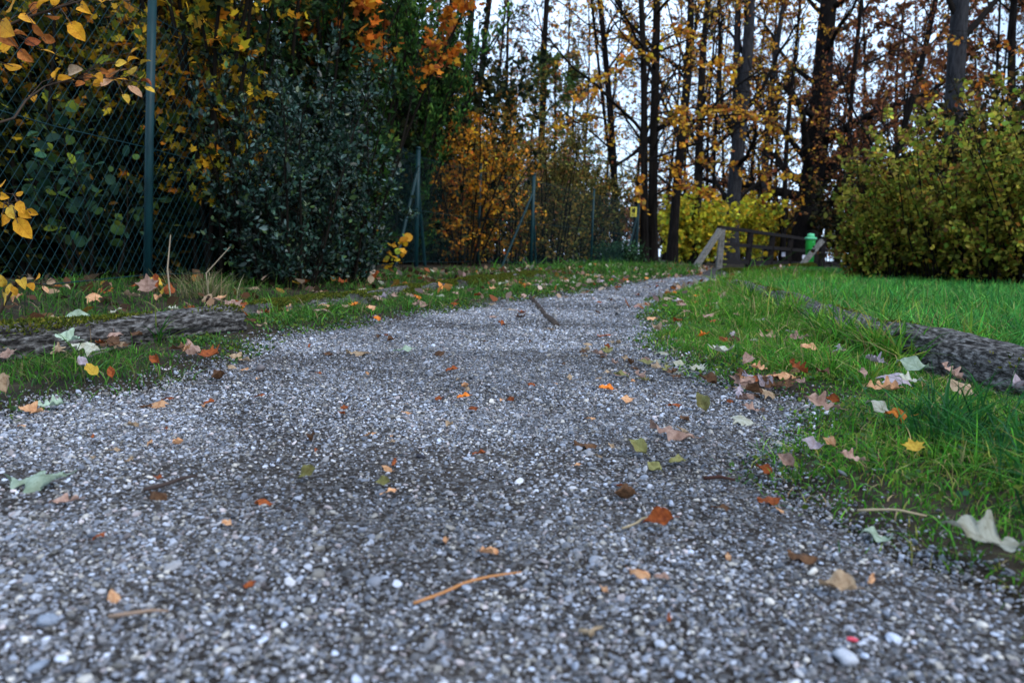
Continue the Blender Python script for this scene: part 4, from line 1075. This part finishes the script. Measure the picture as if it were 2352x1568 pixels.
# weeds and tall grass at the foot of the fence
tf = gpt(*V(450, 690))
t_ = thing('grass_tussock', tf, 'dry straw-coloured grass tussock right of the nearest fence post', 'grass tussock')
mb = MB(); n = 300
a = rng.uniform(0, 6.28, n); r = np.abs(rng.normal(0, .06, n)); x = tf.x + r * np.cos(a) * 1.8; y = tf.y + .12 + r * np.sin(a)
blades(mb, x, y, rng.uniform(.04, .17, n), rng.uniform(.002, .004, n), np.abs(rng.normal(.6, .3, n)), pick([(.30, .24, .13, 3), (.16, .17, .06, 3), (.07, .11, .03, 3), (.42, .33, .2, 1)], n), a + rng.normal(0, .5, n))
mb.build('blades', M['grass'], t_, kind='stuff')
for (vx, vy, hh, lab) in [(392, 672, .26, 'bare dry stalk standing left in the tussock by the fence'), (480, 668, .22, 'short slanting dry stalk right in the tussock by the fence')]:
    q = gpt(*V(vx, vy + 20)); m_ = MB()
    pts_ = np.array([[q.x, q.y, q.z], [q.x - .01, q.y, q.z + hh * .5], [q.x + (.005 if vx < 400 else .09), q.y, q.z + hh]])
    tubes(m_, pts_[None], np.array([[.0035, .003, .002]]), 5, (.34, .27, .19)); o = m_.build('dry_stalk', M['twig']); tag(o, lab, 'stalk')
mb = MB(); n = 2200
y = rng.uniform(2.2, 9, n); x = xl(y) - rng.uniform(.75, 1.5, n); k = vis(x, y) & ~in_log(x, y) & (wob(x, y, 3.3, 2) > 0); x, y = x[k], y[k]; n = len(x)
blades(mb, x, y, rng.uniform(.03, .10, n), rng.uniform(.002, .004, n), np.abs(rng.normal(.5, .3, n)), pick([(.02, .05, .015, 3), (.03, .07, .02, 2), (.12, .10, .05, 1)], n))
o = mb.build('fence_foot_grass', M['grass'], kind='stuff'); tag(o, 'thin dark grass growing at the foot of the chain link fence', 'grass')

# ------------------------------------------------------------------ overhanging golden branches in front of the fence
def fine_leaf_mesh(name, seed, wide=.30, cup=.1):
    r = np.random.default_rng(seed); n = 9; rows = []
    for i in range(n):
        t = i / (n - 1); w = wide * (math.sin(math.pi * t ** .85) ** .8 if 0 < t < 1 else 0) * (1 + .06 * math.sin(i * 2.4))
        for s in (-1, -.5, 0, .5, 1):
            rows.append((s * w, t, cup * abs(s) * w * 2 - cup * 1.3 * (t - .4) ** 2 + r.normal(0, .006)))
    t = []
    for i in range(n - 1):
        for j in range(4):
            a, b, c, d = i * 5 + j, i * 5 + j + 1, i * 5 + j + 6, i * 5 + j + 5
            t += [(a, b, c), (a, c, d)]
    m = MB(); m.add(rows, t)
    v = np.array([[0, 0, 0], [0, -.12, .01], [0, -.22, .03]]); tubes(m, v[None], np.array([[.012, .010, .010]]), 3)
    return m
fine = [fine_leaf_mesh('leaf', s, w, c_).mesh('leaf', LM['gold']) for s, w, c_ in ((1, .30, .12), (2, .34, .3), (3, .27, -.15), (4, .32, .45))]

def hanging_branch(name, label, twpts, leaf_list, d, ncopy_pal):
    root = thing(name, Vector(at(*twpts[0][:2], twpts[0][2])), label, 'branch')
    m_ = MB()
    P = np.array([at(x, y, z) for x, y, z in twpts]); tubes(m_, P[None], np.linspace(.0045, .0016, len(P))[None], 6, (.05, .035, .025))
    ends = []
    for (lx, ly, ln, mt) in leaf_list:
        q = np.array(at(lx, ly, d + random.uniform(-.12, .12)))
        k = int(np.argmin(np.linalg.norm(P - q, axis=1))); s0 = P[max(k - 1, 0)] if k else P[k]
        mid = (s0 + q) / 2 + np.array([0, 0, .02])
        tubes(m_, np.array([[s0, mid, q]]), np.array([[.0014, .0011, .0009]]), 3, (.06, .04, .03))
        ends.append((q, s0, ln, mt))
    m_.build('twig', M['twig'], root)
    for q, s0, ln, mt in ends:
        o = bpy.data.objects.new('leaf', random.choice(fine)); COL.objects.link(o); o.parent = root
        size = ln * d / F * 1.12
        dv = Vector(q - s0); dv.y += random.uniform(-.02, .02); dv.z -= .01
        if dv.length < 1e-4: dv = Vector((1, 0, -.3))
        dv.normalize()
        rotm = dv.to_track_quat('Y', 'Z').to_matrix() @ Matrix.Rotation(random.uniform(-.9, .9), 3, 'Y')
        tilt = Matrix.Rotation(R_(random.uniform(25, 75)), 3, 'X')
        mat4 = Matrix.Translation(Vector(q) - Vector(dv) * size * .5 - root.location) @ (tilt @ rotm).to_4x4() @ Matrix.Scale(size, 4)
        o.matrix_basis = mat4
        o.material_slots[0].link = 'OBJECT'; o.material_slots[0].material = LM[mt]
    return root
A = [(121, 62.6, 12, 'yellow'), (133, 60.5, 10, 'gold'), (146, 62, 10, 'yellow'), (134, 70, 13, 'yellow'), (58, 76, 13, 'gold'), (66, 83, 14, 'gold'), (76, 71, 15, 'tan'), (97, 75, 13, 'gold'), (100, 86, 12, 'gold'), (109, 86, 15, 'peach'),
     (120, 75, 18, 'peach'), (119, 82, 15, 'gold'), (133, 88, 15, 'peach'), (149, 88, 10, 'yellow'), (146, 81, 10, 'rust'), (124, 96, 9, 'yellow'), (81, 86, 9, 'goldred'), (35, 102, 10, 'gold'), (135, 51, 9, 'gold'), (104, 70, 9, 'goldred'), (113, 79, 12, 'goldred'), (90, 80, 10, 'goldred')]
hanging_branch('beech_branch', 'thin branch with glowing golden leaves hanging before the nearest fence post', [(-60, 150, 2.4), (0, 122, 2.5), (14, 118, 2.6), (26, 100, 2.7), (45, 86, 2.9), (75, 78, 2.9), (110, 78, 2.9), (140, 82, 2.9)], A, 2.9, 0)
B = [(4, 183, 12, 'gold'), (4, 194, 10, 'gold'), (20, 195, 8, 'gold'), (9, 207, 16, 'yellow'), (18, 201, 14, 'gold'), (23, 211, 13, 'gold'), (31, 213, 10, 'gold'), (18, 223, 22, 'gold'), (2, 216, 13, 'gold'), (1, 203, 10, 'gold'), (-10, 190, 14, 'gold'), (-14, 210, 15, 'gold')]
hanging_branch('beech_branch', 'golden leaf cluster poking in at the left picture edge', [(-90, 215, 1.9), (-30, 205, 1.9), (8, 203, 1.9), (24, 210, 1.9)], B, 1.9, 0)
Cc = [(47, 4, 18, 'gold'), (26, 10, 24, 'gold'), (4, 21, 27, 'gold'), (72, 24, 18, 'gold'), (42, 14, 16, 'goldred'), (83, 5, 14, 'gold'), (108, 3, 13, 'gold'), (120, 4, 18, 'peach'), (53, 16, 14, 'goldred'), (9, 51, 14, 'gold'), (13, 66, 16, 'gold'),
      (22, 52, 14, 'goldred'), (47, 52, 12, 'gold'), (46, 41, 12, 'goldred'), (33, 46, 14, 'rust'), (5, 35, 16, 'goldred'), (60, 6, 14, 'gold'), (14, 4, 20, 'gold'), (34, 25, 14, 'goldred'), (-8, 10, 20, 'gold'), (95, -4, 14, 'gold'), (20, 36, 12, 'goldred')]
hanging_branch('beech_branch', 'branch with broad amber leaves filling the top left corner', [(-60, 60, 2.0), (-10, 34, 2.0), (20, 20, 2.0), (50, 10, 2.0), (90, -2, 2.0), (125, -8, 2.0)], Cc, 2.0, 0)
Dd = [(6, 282, 13, 'yellow'), (21, 277, 13, 'yellow'), (14, 293, 13, 'yellow'), (2, 290, 16, 'yellow'), (29, 283, 12, 'gold'), (38, 282, 11, 'gold'), (12, 286, 10, 'gold'), (30, 275, 9, 'tan'), (44, 287, 9, 'peach'), (51, 284, 8, 'tan'), (58, 289, 9, 'goldred'), (66, 287, 8, 'tan')]
hanging_branch('beech_branch', 'low twig with yellow leaves above the mossy near log', [(0, 312, 2.3), (6, 300, 2.3), (14, 288, 2.3), (24, 280, 2.3), (40, 284, 2.35), (60, 287, 2.35)], Dd, 2.3, 0)

# ------------------------------------------------------------------ fallen leaves
def fallen_mesh(shape, seed, curl):
    r = np.random.default_rng(seed); m = MB()
    n = 41 if shape == 'oak' else 17; rows = []; t = []
    ph = r.uniform(-.4, .4, 2); am = r.uniform(.8, 1.15, (2, 6)); side_bend = r.uniform(-.10, .10)
    p1, p2, p3 = r.uniform(0, 6.28, 3); twist = r.uniform(-.25, .25)
    for i in range(n):
        u = i / (n - 1)
        env = math.sin(math.pi * u ** .75) ** .75 if 0 < u < 1 else 0
        for s in (-1, -.6, -.25, 0, .25, .6, 1):
            k = 0 if s < 0 else 1
            if shape == 'oak':
                c = math.cos((u * 3.7 + ph[k]) * 6.283)
                lob = .58 + .30 * (math.copysign(abs(c) ** .7, c)) * min(1, u * 5) * am[k][min(5, int(u * 6))]
                w = .36 * env * max(.16, lob)
            elif shape == 'oval': w = .29 * env * (1 + .04 * math.sin(i * 2.2))
            else: w = .14 * env
            x = s * w; y = u - .5 + (.07 * abs(s) if shape == 'oak' else .03 * abs(s))
            z = curl * abs(s) * w * 1.3 + curl * .6 * (u - .5) ** 2 + .085 * math.sin(u * 7 + p1 + s) * abs(s) + .05 * math.sin(u * 15 + p2) * s * s + .05 * math.sin(u * 5 + p3 + 2 * s) + twist * x * (u - .5) * 2 + r.normal(0, .006)
            rows.append((x + side_bend * (u - .5) ** 2 * 2, y, z))
    for i in range(n - 1):
        for j in range(6):
            a, b, c, d = i * 7 + j, i * 7 + j + 1, i * 7 + j + 8, i * 7 + j + 7
            t += [(a, b, c), (a, c, d)]
    m.add(rows, t)
    v = np.array([[side_bend * .5, -.49, curl * .15], [side_bend * .5 + .01, -.6, curl * .15 + .01], [.03 + side_bend * .5, -.68, .03]]); tubes(m, v[None], np.array([[.012, .010, .010]]), 3)
    return m.mesh('fallen_leaf', LM['tan'])
def maple_mesh(seed, curl):
    r = np.random.default_rng(seed); m = MB()
    out_ = []
    base = [(0, -.45), (.14, -.42), (.30, -.36), (.50, -.30), (.36, -.18), (.40, -.08), (.62, .10), (.44, .10), (.32, .14), (.30, .26), (.20, .24), (.12, .34), (0, .58)]
    full = base + [(-x, y) for x, y in base[-2:0:-1]]
    full = [(x + r.normal(0, .015), y + r.normal(0, .015)) for x, y in full]
    k = len(full); rows = []
    for f in (1.0, .55):
        for x, y in full:
            xx, yy = x * f, (y + .12) * f - .12
            rows.append((xx, yy, curl * (xx * xx + yy * yy) * 1.3 + .05 * math.sin(xx * 9 + seed) * f + r.normal(0, .012)))
    rows.append((0, -.12, 0))
    t = []
    for i in range(k):
        j = (i + 1) % k
        t += [(i, j, k + j), (i, k + j, k + i), (k + i, k + j, 2 * k)]
    m.add(rows, t)
    v = np.array([[0, -.42, curl * .15], [.02, -.6, .03], [.05, -.78, .03]]); tubes(m, v[None], np.array([[.012, .010, .010]]), 3)
    return m.mesh('fallen_leaf', LM['tan'])
FL = {'oak': [fallen_mesh('oak', s, c_) for s, c_ in ((1, .25), (2, -.35), (3, .75), (4, -.15), (21, .5), (22, 1.1), (23, -.6))],
      'oval': [fallen_mesh('oval', s, c_) for s, c_ in ((5, .35), (6, -.5), (7, .9), (8, .15), (24, 1.3), (25, -.8))],
      'sliver': [fallen_mesh('sliver', s, c_) for s, c_ in ((9, .3), (10, -.3))],
      'maple': [maple_mesh(s, c_) for s, c_ in ((11, .3), (12, -.4), (13, .7))]}

def fallen(loc, size, shape, mt, label, yaw=None, tilt=None, name='fallen_leaf', group=None, cat='leaf', var=None, lift=0.0):
    me = FL[shape][var if var is not None else random.randrange(len(FL[shape]))]
    o = bpy.data.objects.new(name, me); COL.objects.link(o)
    tl = random.uniform(-14, 14) if tilt is None else tilt
    o.rotation_euler = (Matrix.Rotation(R_(tl), 3, 'X') @ Matrix.Rotation(R_(random.uniform(-14, 14)), 3, 'Y') @ Matrix.Rotation(random.uniform(0, 6.28) if yaw is None else R_(yaw), 3, 'Z')).to_euler()
    o.scale = (size, size, size)
    o.location = (loc[0], loc[1], loc[2] + size * (.07 + .30 * abs(math.sin(R_(tl)))) + .004 + lift)
    o.material_slots[0].link = 'OBJECT'; o.material_slots[0].material = LM[mt]
    return tag(o, label, cat, group)

# (view x, view y, width in view px, shape, colour, yaw, label)
NAMED = [
    (85, 1122, 150, 'oak', 'palegreen', 80, 'large pale grey-green oak leaf at the left edge of the gravel', 3, 8),
    (150, 1162, 62, 'oak', 'pink', 100, 'pale pink torn leaf just below the large grey-green oak leaf', 0, 0),
    (2268, 1312, 190, 'oak', 'white', 70, 'large whitish oak leaf in the lower right corner of the path', 0, 12),
    (2012, 1246, 78, 'oval', 'palegreen', 100, 'pale green oval leaf left of the large whitish oak leaf', 3, 5),
    (1925, 1372, 84, 'oval', 'tan', 60, 'curled brown-grey leaf on the gravel, lower right', 2, 10),
    (1512, 1222, 70, 'oval', 'rust', 95, 'curled rust-red leaf with stalk on the right half of the gravel', 2, 35),
    (708, 1108, 46, 'oval', 'olive', 120, 'folded olive leaf with dark shadow, left of path centre', 2, 45),
    (880, 1125, 36, 'oval', 'olive', 90, 'small folded olive leaf next to a white pebble, path centre', 2, 40),
    (1393, 901, 34, 'oval', 'orange', 80, 'vivid orange leaf lying on the gravel, right of centre', 0, 20),
    (1065, 919, 30, 'oval', 'orange', 90, 'small orange leaf lying on the gravel near path centre', 0, 15),
    (1440, 928, 34, 'oval', 'peach', 100, 'pale peach leaf below the vivid orange one', 3, 25),
    (365, 936, 42, 'maple', 'peach', 10, 'ochre leaf on the gravel by the left grass edge', 1, 25),
    (75, 956, 62, 'oak', 'peach', 80, 'peach coloured leaf at the left grass edge, touching a pale green one', 0, 15),
    (118, 945, 52, 'oak', 'palegreen', 120, 'pale green oak leaf touching a peach leaf at the left edge', 2, 20),
    (1345, 1030, 52, 'oval', 'brown', 80, 'dark brown cupped leaf on the gravel, right of centre', 1, 15),
    (1545, 1008, 100, 'oak', 'pink', 70, 'long pale pinkish oak leaf on the gravel near the right grass', 3, 10),
    (1705, 974, 66, 'maple', 'white', 40, 'whitish star-shaped leaf at the right path edge', 1, 15),
    (1728, 949, 52, 'oak', 'pink', 85, 'creamy pink leaf just above the whitish star-shaped one', 0, 10),
    (1502, 1085, 44, 'oval', 'olive', 30, 'dull green oval leaf on the gravel beside the right grass bulge', 3, 20),
    (1462, 1048, 52, 'oval', 'olive', 45, 'folded olive leaf with long stalk on the gravel', 2, 40),
    (1556, 1070, 42, 'oval', 'olive', 110, 'pale olive leaf right of the dull green oval one', 0, 15),
    (1608, 945, 50, 'oval', 'olive', 20, 'upright folded khaki leaf near the right grass edge', 2, 55),
    (1703, 888, 58, 'maple', 'pink', 0, 'pale maple leaf standing at the right grass edge', 0, 45),
    (1722, 912, 50, 'oval', 'brown', 80, 'brown leaf lying under the pale maple leaf', 1, 10),
    (1752, 900, 52, 'oval', 'lilac', 20, 'mauve-brown leaf leaning beside the pale maple leaf', 2, 40),
    (1800, 893, 52, 'oak', 'peach', 70, 'peach-brown leaf in the heap at the right grass edge', 1, 20),
    (1832, 885, 48, 'oak', 'rust', 40, 'rusty upright leaf in the heap at the right grass edge', 2, 45),
    (1625, 888, 44, 'oval', 'brown', 50, 'dark maroon crumpled leaf at the right gravel edge', 2, 25),
    (1885, 974, 78, 'oak', 'pink', 65, 'creamy pink leaf with ragged edge lying on the right grass', 0, 30),
    (1908, 960, 34, 'oval', 'rust', 60, 'rust-red leaf end beside the creamy pink ragged leaf', 2, 35),
    (2018, 988, 62, 'oval', 'white', 60, 'cream leaf in the right grass, beside a bright orange one', 3, 25),
    (2062, 1000, 62, 'oak', 'orange', 85, 'bright orange leaf in the right grass beside a cream one', 1, 25),
    (2026, 942, 66, 'oak', 'peach', 80, 'orange-brown crumpled leaf in the right grass', 2, 25),
    (2092, 886, 66, 'oval', 'palegreen', 60, 'smooth pale green leaf in grass below the thick log', 3, 30),
    (2085, 912, 56, 'oak', 'white', 80, 'whitish oak leaf just below the smooth pale green one', 0, 15),
    (1862, 1070, 52, 'oval', 'lilac', 90, 'round lilac-grey leaf on the right grass bulge', 3, 35),
    (1900, 1066, 36, 'oval', 'peach', 30, 'small orange-brown leaf right of the lilac-grey one', 2, 30),
    (1952, 1102, 58, 'oak', 'pink', 75, 'pink oak leaf low on the right grass bulge', 0, 20),
    (1800, 1110, 46, 'oval', 'pink', 40, 'pinkish leaf standing at the lower edge of the grass bulge', 2, 45),
    (1765, 1160, 50, 'oval', 'rust', 80, 'rust-brown leaf on gravel below the right grass bulge', 1, 25),
    (1752, 1098, 40, 'oval', 'rust', 50, 'brown-orange leaf at the tip of the right grass bulge', 2, 30),
    (2092, 1083, 52, 'maple', 'yellow', 0, 'yellow-green lobed leaf in the right grass near the corner', 0, 30),
    (1830, 808, 46, 'oak', 'pink', 80, 'tan-pink leaf high on the right verge', 0, 20),
    (1855, 835, 36, 'oval', 'peach', 60, 'orange-tan leaf just below the tan-pink one on the right verge', 0, 30),
    (2105, 768, 34, 'oval', 'tan', 10, 'small tan leaf leaning against the thick log', 2, 60),
    (2180, 905, 50, 'oak', 'pink', 40, 'pinkish leaf in shade below the thick log', 2, 40),
    (2300, 880, 60, 'oak', 'rust', 40, 'rusty leaf in grass below the thick log, near right edge', 1, 35),
    (1655, 1178, 44, 'sliver', 'brown', 90, 'dark brown curled strip of leaf below the grass bulge', 0, 5),
    (1842, 1290, 66, 'oval', 'brown', 60, 'dark brown curled leaf half buried in gravel, lower right', 1, 15),
    (1520, 1340, 36, 'oval', 'pink', 80, 'small pink leaf scrap in the foreground gravel', 0, 15),
    # left verge
    (180, 772, 54, 'oval', 'palegreen', 100, 'pale green leaf leaning on the near left log', 3, 50),
    (205, 792, 62, 'maple', 'pink', 30, 'pinkish brown leaf below the pale green one by the near log', 1, 25),
    (243, 780, 46, 'maple', 'rust', 60, 'rusty curled leaf beside the pinkish one by the near log', 2, 40),
    (20, 858, 42, 'maple', 'pink', 20, 'pink leaf in the grass at the far left edge', 0, 40),
    (75, 795, 40, 'oval', 'pink', 80, 'mauve-pink leaf left of the pale green one by the near log', 2, 35),
    (160, 822, 66, 'oak', 'palegreen', 70, 'pale green lobed leaf on the left grass', 0, 25),
    (200, 835, 66, 'oak', 'white', 85, 'whitish ragged leaf on the left grass', 1, 20),
    (340, 686, 52, 'maple', 'pink', 10, 'pale pink lobed leaf standing at the foot of the nearest fence post', 0, 70),
    (363, 676, 32, 'oval', 'rust', 10, 'red-brown narrow leaf standing beside the pale pink lobed one', 2, 70),
    (210, 888, 44, 'oval', 'yellow', 50, 'yellow pointed leaf at the left grass edge', 0, 35),
    (258, 892, 30, 'oval', 'rust', 20, 'small glossy red-orange leaf at the left gravel edge', 2, 50),
    (190, 868, 34, 'oval', 'lilac', 40, 'grey-brown round leaf above the yellow pointed one', 3, 40),
    (18, 930, 52, 'oval', 'tan', 20, 'tan upright leaf in the grass at the lower left edge', 2, 50),
    (360, 862, 34, 'oval', 'rust', 50, 'rust leaf standing at the left grass edge', 2, 50),
    (530, 737, 58, 'maple', 'pink', 40, 'pinkish leaf heap piece on the left grass', 0, 30),
    (560, 722, 40, 'oval', 'rust', 80, 'rusty leaf behind the pinkish one on the left grass', 1, 30),
    (548, 832, 50, 'oak', 'tan', 90, 'tan leaf lying across the left gravel edge', 0, 8),
    (822, 817, 50, 'oak', 'tan', 90, 'flat tan leaf on the gravel, left of centre', 3, 5),
    (925, 812, 46, 'sliver', 'palegreen', 80, 'narrow pale green leaf on the gravel, left of centre', 0, 8),
    (1008, 817, 34, 'maple', 'brown', 60, 'dark brown crumpled leaf on the gravel at centre', 1, 20),
    (1038, 856, 28, 'oval', 'rust', 90, 'small rust-red leaf on the gravel at centre', 0, 15),
    (975, 582, 26, 'maple', 'peach', 0, 'orange leaf caught at the foot of the first braced post', 2, 50),
    (735, 1052, 1, 'sliver', 'brown', 0, '', 0, 0),
]
for (vx, vy, wv, sh, mt, yaw, lab, var, tilt) in NAMED:
    if not lab: continue
    q = gpt(*V(vx, vy)); size = wv * .43537 * q.y / F * (.86 if sh == 'maple' else 1.04)
    dr, dl = q.x - xr(q.y), xl(q.y) - q.x
    fallen(q, size, sh, mt, lab, yaw, tilt, var=min(var, len(FL[sh]) - 1), lift=(.016 + .012 * min(1, max(dr, dl) / .3)) if max(dr, dl) > .03 else 0)

def scatter(n, side, y0, y1, o0, o1, size, mats, label, group, shapes=('oak', 'oval', 'maple'), power=1.0, name='fallen_leaf', lift=.02, tiltmax=28, test=None):
    c = 0; tries = 0
    while c < n and tries < n * 40:
        tries += 1
        y = y0 + (y1 - y0) * random.random() ** power; off = random.uniform(o0, o1)
        if side == 0: x = float(xl(np.array(y))) + off * float(xr(np.array(y)) - xl(np.array(y)))
        else: x = float(xl(np.array(y))) - off if side < 0 else float(xr(np.array(y))) + off
        if abs(x) > .64 * y or bool(in_log(np.array([x]), np.array([y]))[0]): continue
        if test and not test(x, y): continue
        fallen((x, y, tz(x, y)), random.uniform(*size), random.choice(shapes), random.choice(mats), label, None, random.uniform(-tiltmax * .4, tiltmax), name, group, lift=lift); c += 1

scatter(95, -1, 1.6, 8.5, .0, .62, (.03, .065), ['pink', 'pink', 'white', 'tan', 'peach', 'lilac'], 'pale dry leaf lying in the grass strip left of the path', 'pale leaves on the left verge', power=1.1)
scatter(34, -1, 1.6, 8.0, .0, .62, (.03, .055), ['rust', 'brown', 'orange'], 'rust-brown leaf lying in the grass strip left of the path', 'rusty leaves on the left verge', power=1.1)
scatter(26, -1, 1.9, 6.0, .72, 1.25, (.045, .075), ['pink', 'tan', 'peach', 'rust', 'yellow'], 'dry leaf piled on the ground between left logs and fence', 'leaves at the foot of the fence', tiltmax=50)
scatter(34, 1, 1.4, 7.0, .02, .50, (.03, .06), ['pink', 'white', 'tan', 'lilac'], 'pale dry leaf lying on the grass verge right of the path', 'pale leaves on the right verge')
scatter(22, 1, 1.0, 6.5, .02, .50, (.03, .055), ['rust', 'brown', 'orange', 'peach'], 'rust-brown leaf lying on the grass verge right of the path', 'rusty leaves on the right verge')
scatter(30, 0, 1.75, 2.3, .80, 1.02, (.025, .05), ['tan', 'pink', 'olive', 'brown', 'white'], 'dry leaf in the thin drift along the right gravel edge', 'drift of leaves on the right gravel edge', lift=0, tiltmax=15)
scatter(30, 0, 2.6, 9.0, .04, .96, (.035, .06), ['tan', 'brown', 'rust', 'pink'], 'flat brown leaf on the far stretch of gravel path', 'leaves on the far gravel', lift=0, tiltmax=10)
scatter(60, 0, .55, 1.8, .03, .97, (.010, .022), ['rust', 'peach', 'tan', 'peach'], 'small orange-brown leaf fragment on the near gravel', 'leaf fragments on the near gravel', ('sliver', 'oval'), name='leaf_fragment', lift=0, tiltmax=25)
scatter(30, 0, .75, 2.6, .03, .97, (.018, .035), ['brown', 'rust', 'tan'], 'small brown leaf scrap on the gravel in mid path', 'leaf scraps on the mid path', ('sliver', 'oval'), name='leaf_fragment', lift=0, tiltmax=20)

# heaps at the grass edges
for (vx, vy, sx_, sy_, cnt, lab, grp) in [(1775, 903, 90, 26, 22, 'crumpled rust-brown leaf in the heap where right grass meets gravel', 'leaf heap at the right grass edge'),
                                    (225, 800, 85, 24, 14, 'crumpled leaf in the heap below the near left log', 'leaf heap below the near left log'),
                                    (545, 745, 60, 22, 10, 'crumpled leaf in the small heap on the left grass beside the log end', 'leaf heap beside the left log end')]:
    for _ in range(cnt):
        q = gpt(*V(random.gauss(vx, sx_ * .5), random.gauss(vy, sy_ * .5)))
        sh = random.choice(['oak', 'oval', 'oval', 'maple'])
        fallen(q, random.uniform(.026, .042), sh, random.choice(['rust', 'brown', 'peach', 'tan', 'pink', 'brown', 'brown', 'lilac']), lab, None, random.uniform(-10, 35), group=grp, lift=random.uniform(.006, .026))

# further litter, too many and too small to count
mb = MB(); n = 1500
y = rng.uniform(4, 22, n); off = rng.uniform(-.1, 1.6, n); sd = rng.uniform(0, 1, n) < .6
x = np.where(sd, xl(y) - off, xr(y) + off * .8); k = vis(x, y) & ~in_log(x, y); x, y = x[k], y[k]; n = len(x)
leaves(mb, np.stack([x, y, terrain(x, y) + rng.uniform(.01, .035, n)], 1), rdir(n), rdir(n, 2.5), rng.uniform(.035, .07, n), pick([(.45, .32, .26, 3), (.32, .21, .14, 3), (.5, .45, .36, 1.5), (.22, .07, .025, 1.5), (.5, .2, .06, 1)], n), LEAF4, wid=np.full(n, 1.3))
n = 700; y = rng.uniform(2.0, 9, n); x = xl(y) - rng.uniform(.66, 1.9, n); k = vis(x, y) & ~in_log(x, y); x, y = x[k], y[k]; n = len(x)
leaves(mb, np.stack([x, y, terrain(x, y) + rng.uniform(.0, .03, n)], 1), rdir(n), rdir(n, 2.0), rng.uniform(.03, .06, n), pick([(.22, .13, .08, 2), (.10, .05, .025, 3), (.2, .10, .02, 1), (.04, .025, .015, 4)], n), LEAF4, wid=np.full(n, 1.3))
o = mb.build('leaf_litter', M['leaf_dull'], kind='stuff'); tag(o, 'thin litter of small dead leaves along both verges and under the hedge', 'leaf litter')

# ------------------------------------------------------------------ twigs and single stones on the gravel
def stick(label, p, r, col, name='twig', bend=.004):
    q = [gpt(*V(*a)) for a in p]
    P = np.array([[v.x, v.y, v.z + r + .006] for v in q]); uu = np.linspace(0, 1, 9)
    PP = np.stack([np.interp(uu, np.linspace(0, 1, len(P)), P[:, i]) for i in range(3)], 1); PP[:, 0] += bend * np.sin(uu * 6); PP[:, 2] += .003 * np.sin(uu * 3.1)
    m_ = MB(); tubes(m_, PP[None], (r * np.array([1.0, 1.15, .95, 1.1, .95, 1, .9, .8, .55]))[None], 7, col, cap=True)
    return tag(m_.build(name, M['twig']), label, 'twig')
stick('long orange-brown straw lying across the foreground gravel', [(950, 1404), (1060, 1366), (1200, 1331)], .0012, (.42, .19, .075))
stick('thin pale straw beside the curled rust-red leaf', [(1428, 1228), (1508, 1202)], .0012, (.30, .24, .15))
stick('dark thin twig below the right grass bulge', [(1615, 1112), (1690, 1116)], .0022, (.05, .025, .02))
stick('long pale straw at the lower edge of the right grass', [(1968, 1186), (2060, 1192), (2130, 1200)], .0014, (.33, .26, .16))
stick('dark twig left of the orange leaf, left part of the gravel', [(330, 1140), (395, 1128), (455, 1108)], .0022, (.055, .04, .035))
stick('pale straw bent across the foreground gravel, lower left', [(250, 1436), (330, 1434), (390, 1424)], .0014, (.26, .18, .13))
stick('short pale forked straw in the foreground, lower right', [(1330, 1470), (1355, 1490), (1385, 1462)], .0018, (.30, .22, .14))
stick('thin grey twig sticking up in the left grass', [(170, 842), (215, 826), (250, 815)], .0022, (.16, .13, .11))

def stone(label, vx, vy, wv, mt, seed):
    q = gpt(*V(vx, vy)); s = wv * .43537 * q.y / F
    me = pebble_proto(seed % 5).data.copy(); me.name = 'stone'; me.materials.clear(); me.materials.append(mt)
    o = bpy.data.objects.new('stone', me); COL.objects.link(o); o.scale = (s * 1.15, s, s); o.location = (q.x, q.y, q.z + s * .2); o.rotation_euler = (.2, .1, seed * 1.3)
    return tag(o, label, 'stone')
SM = {'blue': noisy_mat('stone_bluegrey', (.16, .19, .24), (.28, .31, .37), 6, bump=.2, rough=.6), 'dark': noisy_mat('stone_dark', (.02, .02, .03), (.09, .085, .10), 12, bump=.6, rough=.7),
      'white': noisy_mat('stone_white', (.34, .35, .39), (.48, .49, .53), 6, bump=.2, rough=.5), 'red': noisy_mat('stone_pinkred', (.55, .05, .08), (.65, .09, .12), 6, bump=.1, rough=.5)}
stone('smooth blue-grey stone in the lower left foreground', 112, 1432, 60, SM['blue'], 1)
stone('rough dark lump on the gravel, left of path centre', 965, 1052, 28, SM['dark'], 2)
stone('bright white pebble beside the folded olive leaf at centre', 868, 1108, 16, SM['white'], 3)
stone('pale blue-white pebble right of the long straw', 1140, 1422, 28, SM['white'], 4)
stone('large whitish stone at the bottom right of the foreground', 1945, 1520, 80, SM['white'], 6)
stone('small pinkish red stone at the bottom right', 1955, 1472, 30, SM['red'], 7)
stone('grey square-edged stone in the bottom left corner', 85, 1540, 56, SM['blue'], 8)
